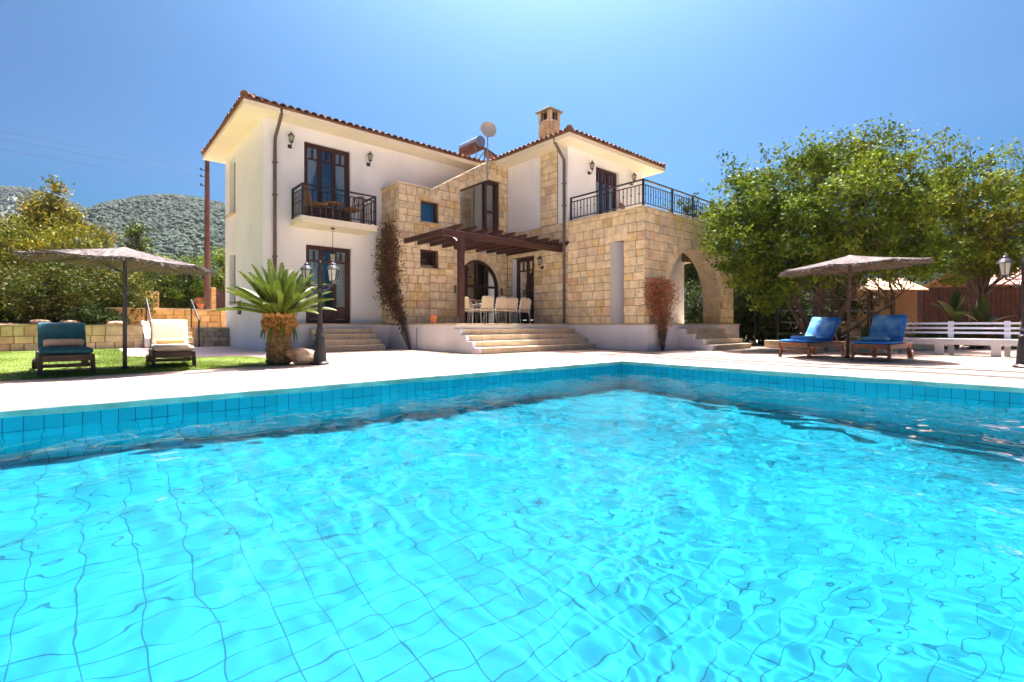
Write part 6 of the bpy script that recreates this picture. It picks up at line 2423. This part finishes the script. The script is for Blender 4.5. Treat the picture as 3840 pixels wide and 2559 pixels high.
# low planter kerb
t = thing('planter_kerb', 'low cream stone kerb of the planting bed behind the blue loungers', 'kerb', at(1850, 15.4, 0), fixed=True)
m = MB()
pp = [at(1762, 15.6, 0), at(1900, 13.6, 0), at(2010, 13.3, 0), at(2160, 14.0, 0)]
for a_, b_ in zip(pp, pp[1:]):
    m.bar(a_ + Vector((0, 0, 0.11)), b_ + Vector((0, 0, 0.11)), 0.22, 0.24)
m.build('kerb_stones', W['step'], t, bevel=0.015)
tag(sheet('planting_bed', W['soil'], [tuple(q[:2]) for q in (at(1762, 15.7, 0), at(1900, 13.7, 0), at(2010, 13.4, 0), at(2160, 14.1, 0), at(2230, 19.5, 0), at(1740, 19.5, 0))], 0.05))
# banana and strap-leaved plants
def strap_plant(name, label, cat, loc, n, L, w, seed, pal, el=(45, 85), stem=0.0):
    t = thing(name, label, cat, loc)
    r = random.Random(seed)
    if stem:
        m = MB()
        m.tube([(0, 0, 0), (0.02, 0.01, stem * 0.5), (0, 0, stem)], [0.08, 0.07, 0.05], 8)
        m.build('stem', M('banana_stem', (0.13, 0.16, 0.04), 0.6, 0.3, 8), t)
    for k in range(n):
        m = MB()
        az = 2 * math.pi * (k * 0.382) + r.uniform(-.3, .3)
        e = R(r.uniform(*el))
        l_ = L * r.uniform(0.75, 1.15)
        rows = []
        p = Vector((0, 0, stem))
        d = Vector((math.cos(az) * math.cos(e), math.sin(az) * math.cos(e), math.sin(e)))
        side = Vector((-math.sin(az), math.cos(az), 0))
        N = 9
        for i in range(N + 1):
            s = i / N
            ww = w * math.sin(math.pi * min(1, 0.08 + 0.9 * s)) ** 0.7 * 0.5 + 0.006
            rows.append((p - side * ww + Vector((0, 0, 0.25 * ww)), p.copy(), p + side * ww + Vector((0, 0, 0.25 * ww))))
            p = p + d * (l_ / N)
            d = (d + Vector((0, 0, -0.10))).normalized()
        vs = [q for rw in rows for q in rw]
        f = r.uniform(0.75, 1.25)
        c = pal[r.randrange(len(pal))]
        m.add(vs, [(i * 3 + j, i * 3 + j + 1, i * 3 + j + 4, i * 3 + j + 3) for i in range(N) for j in (0, 1)], tuple(q * f for q in c))
        m.build('blade', W['frond'], t, smooth=True)
    return t
strap_plant('banana_plant', 'tall banana plant with broad drooping leaves behind the white bench', 'plant', at(2195, 15.3, 0), 9, 0.95, 0.26, 1, [(0.05, 0.09, 0.012), (0.08, 0.12, 0.018)], (45, 86), 0.8)
strap_plant('banana_plant', 'smaller banana plant left of the tree trunk by the red-brown wall', 'plant', at(2260, 15.6, 0), 7, 0.95, 0.26, 2, [(0.05, 0.085, 0.012), (0.20, 0.11, 0.02)], (40, 84), 0.6)
strap_plant('strap_plant', 'dark strap-leaved plant between the parasol pole and the shed', 'plant', at(1990, 14.6, 0.05), 16, 0.75, 0.12, 3, [(0.03, 0.06, 0.015), (0.05, 0.09, 0.02)], (35, 85))
strap_plant('strap_plant', 'dark strap-leaved plant behind the back of the right blue lounger', 'plant', at(2040, 14.8, 0.05), 16, 0.8, 0.13, 4, [(0.03, 0.06, 0.015), (0.06, 0.10, 0.02)], (40, 85))
strap_plant('strap_plant', 'dark strap-leaved plant beside the spreading tree trunk', 'plant', at(1925, 14.6, 0.05), 14, 0.7, 0.12, 5, [(0.03, 0.055, 0.015), (0.04, 0.075, 0.02)], (35, 85))
for k_, (u_, lab, pal_) in enumerate(((2130, 'low green bush behind the left half of the white bench', G_DARK), (2235, 'low reddish bush behind the middle of the white bench', G_BROWNISH + [(0.20, 0.06, 0.04)]), (2325, 'low green bush behind the right end of the white bench', G_OLIVE))):
    p = at(u_, 14.6, 0)
    broad_tree('low_bush', lab, 'shrub', p, [(p, [p + Vector((0, 0, 0.4))], 0.03)], [E3(u_, 14.7, 0.35, 0.6, 0.5, 0.38), E3(u_ + 30, 14.8, 0.3, 0.45, 0.4, 0.3)], 2400, 0.09, pal_, 120 + k_, clump=0.13, per=50, twigs=8, group='low bushes behind the bench')

# pebble mosaic bands in the paving at the right
def band(name, pts, w, z):
    m = MB()
    pts = [Vector((*p, z)) for p in pts]
    rows = []
    for i, p in enumerate(pts):
        d = (pts[min(i + 1, len(pts) - 1)] - pts[max(i - 1, 0)]).normalized()
        n_ = Vector((-d.y, d.x, 0))
        rows.append((p - n_ * w / 2, p + n_ * w / 2))
    vs = [q for rw in rows for q in rw]
    m.add(vs, [(2 * i, 2 * i + 1, 2 * i + 3, 2 * i + 2) for i in range(len(rows) - 1)])
    return tag(m.build(name, W['pebble']), kind='structure')
band('pebble_band', [(9.35 + 0.12 * math.sin(y * 1.3), y) for y in [8.2 - 0.25 * k for k in range(40)]], 0.30, 0.004)
band('pebble_band', [(10.2 + 0.35 * math.sin(y * 0.9 + 1), y) for y in [7.0 - 0.25 * k for k in range(34)]], 0.22, 0.005)
band('pebble_band', [(9.0 + 0.28 * k, 6.9 + 0.5 * math.sin(k * 0.5)) for k in range(14)], 0.22, 0.006)
band('pebble_mosaic', [(1.05, 8.30), (1.25, 8.42), (1.5, 8.5), (1.75, 8.47)], 0.34, 0.004)
# joint line between the pool deck and the paving
m = MB()
m.bar((-6.4, 8.375, 0.0), (9.05, 8.375, 0.0), 0.035, 0.006)
tag(m.build('deck_joint', W['mortar']), kind='structure')

# ---------------------------------------------------------------- hills
def hills():
    us = np.arange(-900, 1300, 12.0)
    rs = np.concatenate([np.linspace(90, 420, 46), np.linspace(432, 900, 40)])
    near = [(-900, 500), (-300, 520), (0, 520), (170, 500), (230, 482), (330, 463), (400, 460), (470, 468), (530, 482), (700, 520), (900, 560), (1300, 640)]
    far = [(-900, 455), (-200, 440), (0, 433), (60, 440), (110, 452), (170, 478), (230, 505), (400, 560), (700, 600), (1300, 690)]
    def curve(c, u):
        return np.interp(u, [q[0] for q in c], [q[1] for q in c])
    vs = np.zeros((len(us), len(rs), 3))
    for i, u in enumerate(us):
        d = at(u, 1.0, 0)
        zn = (748 - curve(near, u)) / 1123 * 400
        zf = (748 - curve(far, u)) / 1123 * 650
        for j, r_ in enumerate(rs):
            t1 = min(1, max(0, (r_ - 110) / 290)) if r_ <= 400 else max(0, 1 - (r_ - 400) / 260)
            t2 = min(1, max(0, (r_ - 330) / 320)) if r_ <= 650 else max(0, 1 - (r_ - 650) / 300)
            s1, s2 = t1 * t1 * (3 - 2 * t1) * 0.55 + t1 * 0.45, t2 * t2 * (3 - 2 * t2)
            z = max(zn * s1, zf * s2)
            z += 4.0 * mnoise.noise(Vector((d.x * r_ * 0.012, d.y * r_ * 0.012, 0.3))) * min(1, z / 15)
            z += 1.6 * mnoise.noise(Vector((d.x * r_ * 0.05, d.y * r_ * 0.05, 2.3))) * min(1, z / 15)
            vs[i, j] = (d.x * r_, d.y * r_, z - 0.4)
    nu, nr = vs.shape[:2]
    idx = np.arange(nu * nr).reshape(nu, nr)
    f = np.stack([idx[:-1, :-1], idx[1:, :-1], idx[1:, 1:], idx[:-1, 1:]], -1).reshape(-1, 4)
    me = bpy.data.meshes.new('hills')
    me.from_pydata(vs.reshape(-1, 3).tolist(), [], f.tolist())
    me.polygons.foreach_set('use_smooth', [True] * len(me.polygons))
    me.materials.append(W['hill'])
    o = bpy.data.objects.new('hills', me)
    COL.objects.link(o)
    tag(o, kind='structure')
    # pine trees standing on the slopes
    rr = np.random.default_rng(77)
    n = 48000
    ui = rr.uniform(18, 126, n)           # u from about -680 to 620
    rj = rr.uniform(2, nr - 2, n)
    i0, j0 = ui.astype(int), rj.astype(int)
    fu, fr_ = (ui - i0)[:, None], (rj - j0)[:, None]
    P_ = (vs[i0, j0] * (1 - fu) * (1 - fr_) + vs[i0 + 1, j0] * fu * (1 - fr_) + vs[i0, j0 + 1] * (1 - fu) * fr_ + vs[i0 + 1, j0 + 1] * fu * fr_)
    keep = (P_[:, 2] > 6) & (np.array([mnoise.noise(Vector(q) * 0.015) for q in P_]) > -2)
    P_ = P_[keep]
    n = len(P_)
    size = rr.uniform(0.9, 1.9, n) * (0.6 + 0.4 * np.clip(np.hypot(P_[:, 0], P_[:, 1]) / 400, 0, 1.5))
    import bmesh
    bm = bmesh.new()
    bmesh.ops.create_icosphere(bm, subdivisions=1, radius=1)
    tri = np.array([[v.co[:] for v in f_.verts] for f_ in bm.faces])
    bm.free()
    nt = len(tri)
    tri = tri.reshape(-1, 3)
    out = np.zeros((n, len(tri), 3), dtype=np.float32)
    cols = np.zeros((n, nt, 3), dtype=np.float32)
    pal = np.array([(0.070, 0.118, 0.080), (0.078, 0.125, 0.085), (0.085, 0.132, 0.088), (0.064, 0.11, 0.078)])  # pine greens lifted and blued in place of distance haze
    for q in range(n):
        ph = rr.uniform(0, 6.28, 3)
        lump = 1 + 0.22 * np.sin(tri[:, 0] * 4 + ph[0]) * np.sin(tri[:, 1] * 4 + ph[1]) + 0.12 * np.sin(tri[:, 2] * 7 + ph[2])
        out[q] = tri * lump[:, None] * np.array([size[q], size[q], size[q] * rr.uniform(1.0, 1.6)]) + P_[q] + np.array([0, 0, size[q] * 0.8])
        cols[q] = pal[rr.integers(0, 4)] * rr.uniform(0.75, 1.25)
    o = fastmesh('forest', out.reshape(-1, 3), 3, W['forest'], cols.reshape(-1, 3))
    tag(o, 'scattered pine forest covering the distant hills', 'forest', kind='stuff')
hills()

# ---------------------------------------------------------------- air
HAZE = 0.00012
if HAZE:
    mb = MB()
    mb.box(-700, -80, -4.0, 760, 960, 260)
    m, n, l, out = nodes_of('haze_air')
    pv = n.new('ShaderNodeVolumePrincipled')
    pv.inputs['Color'].default_value = (0.80, 0.90, 1.0, 1)
    pv.inputs['Anisotropy'].default_value = 0.6
    pv.inputs['Density'].default_value = HAZE
    l.new(pv.outputs[0], out.inputs['Volume'])
    o = mb.build('haze', m)
    tag(o, kind='stuff')
    scene.cycles.volume_bounces = 0
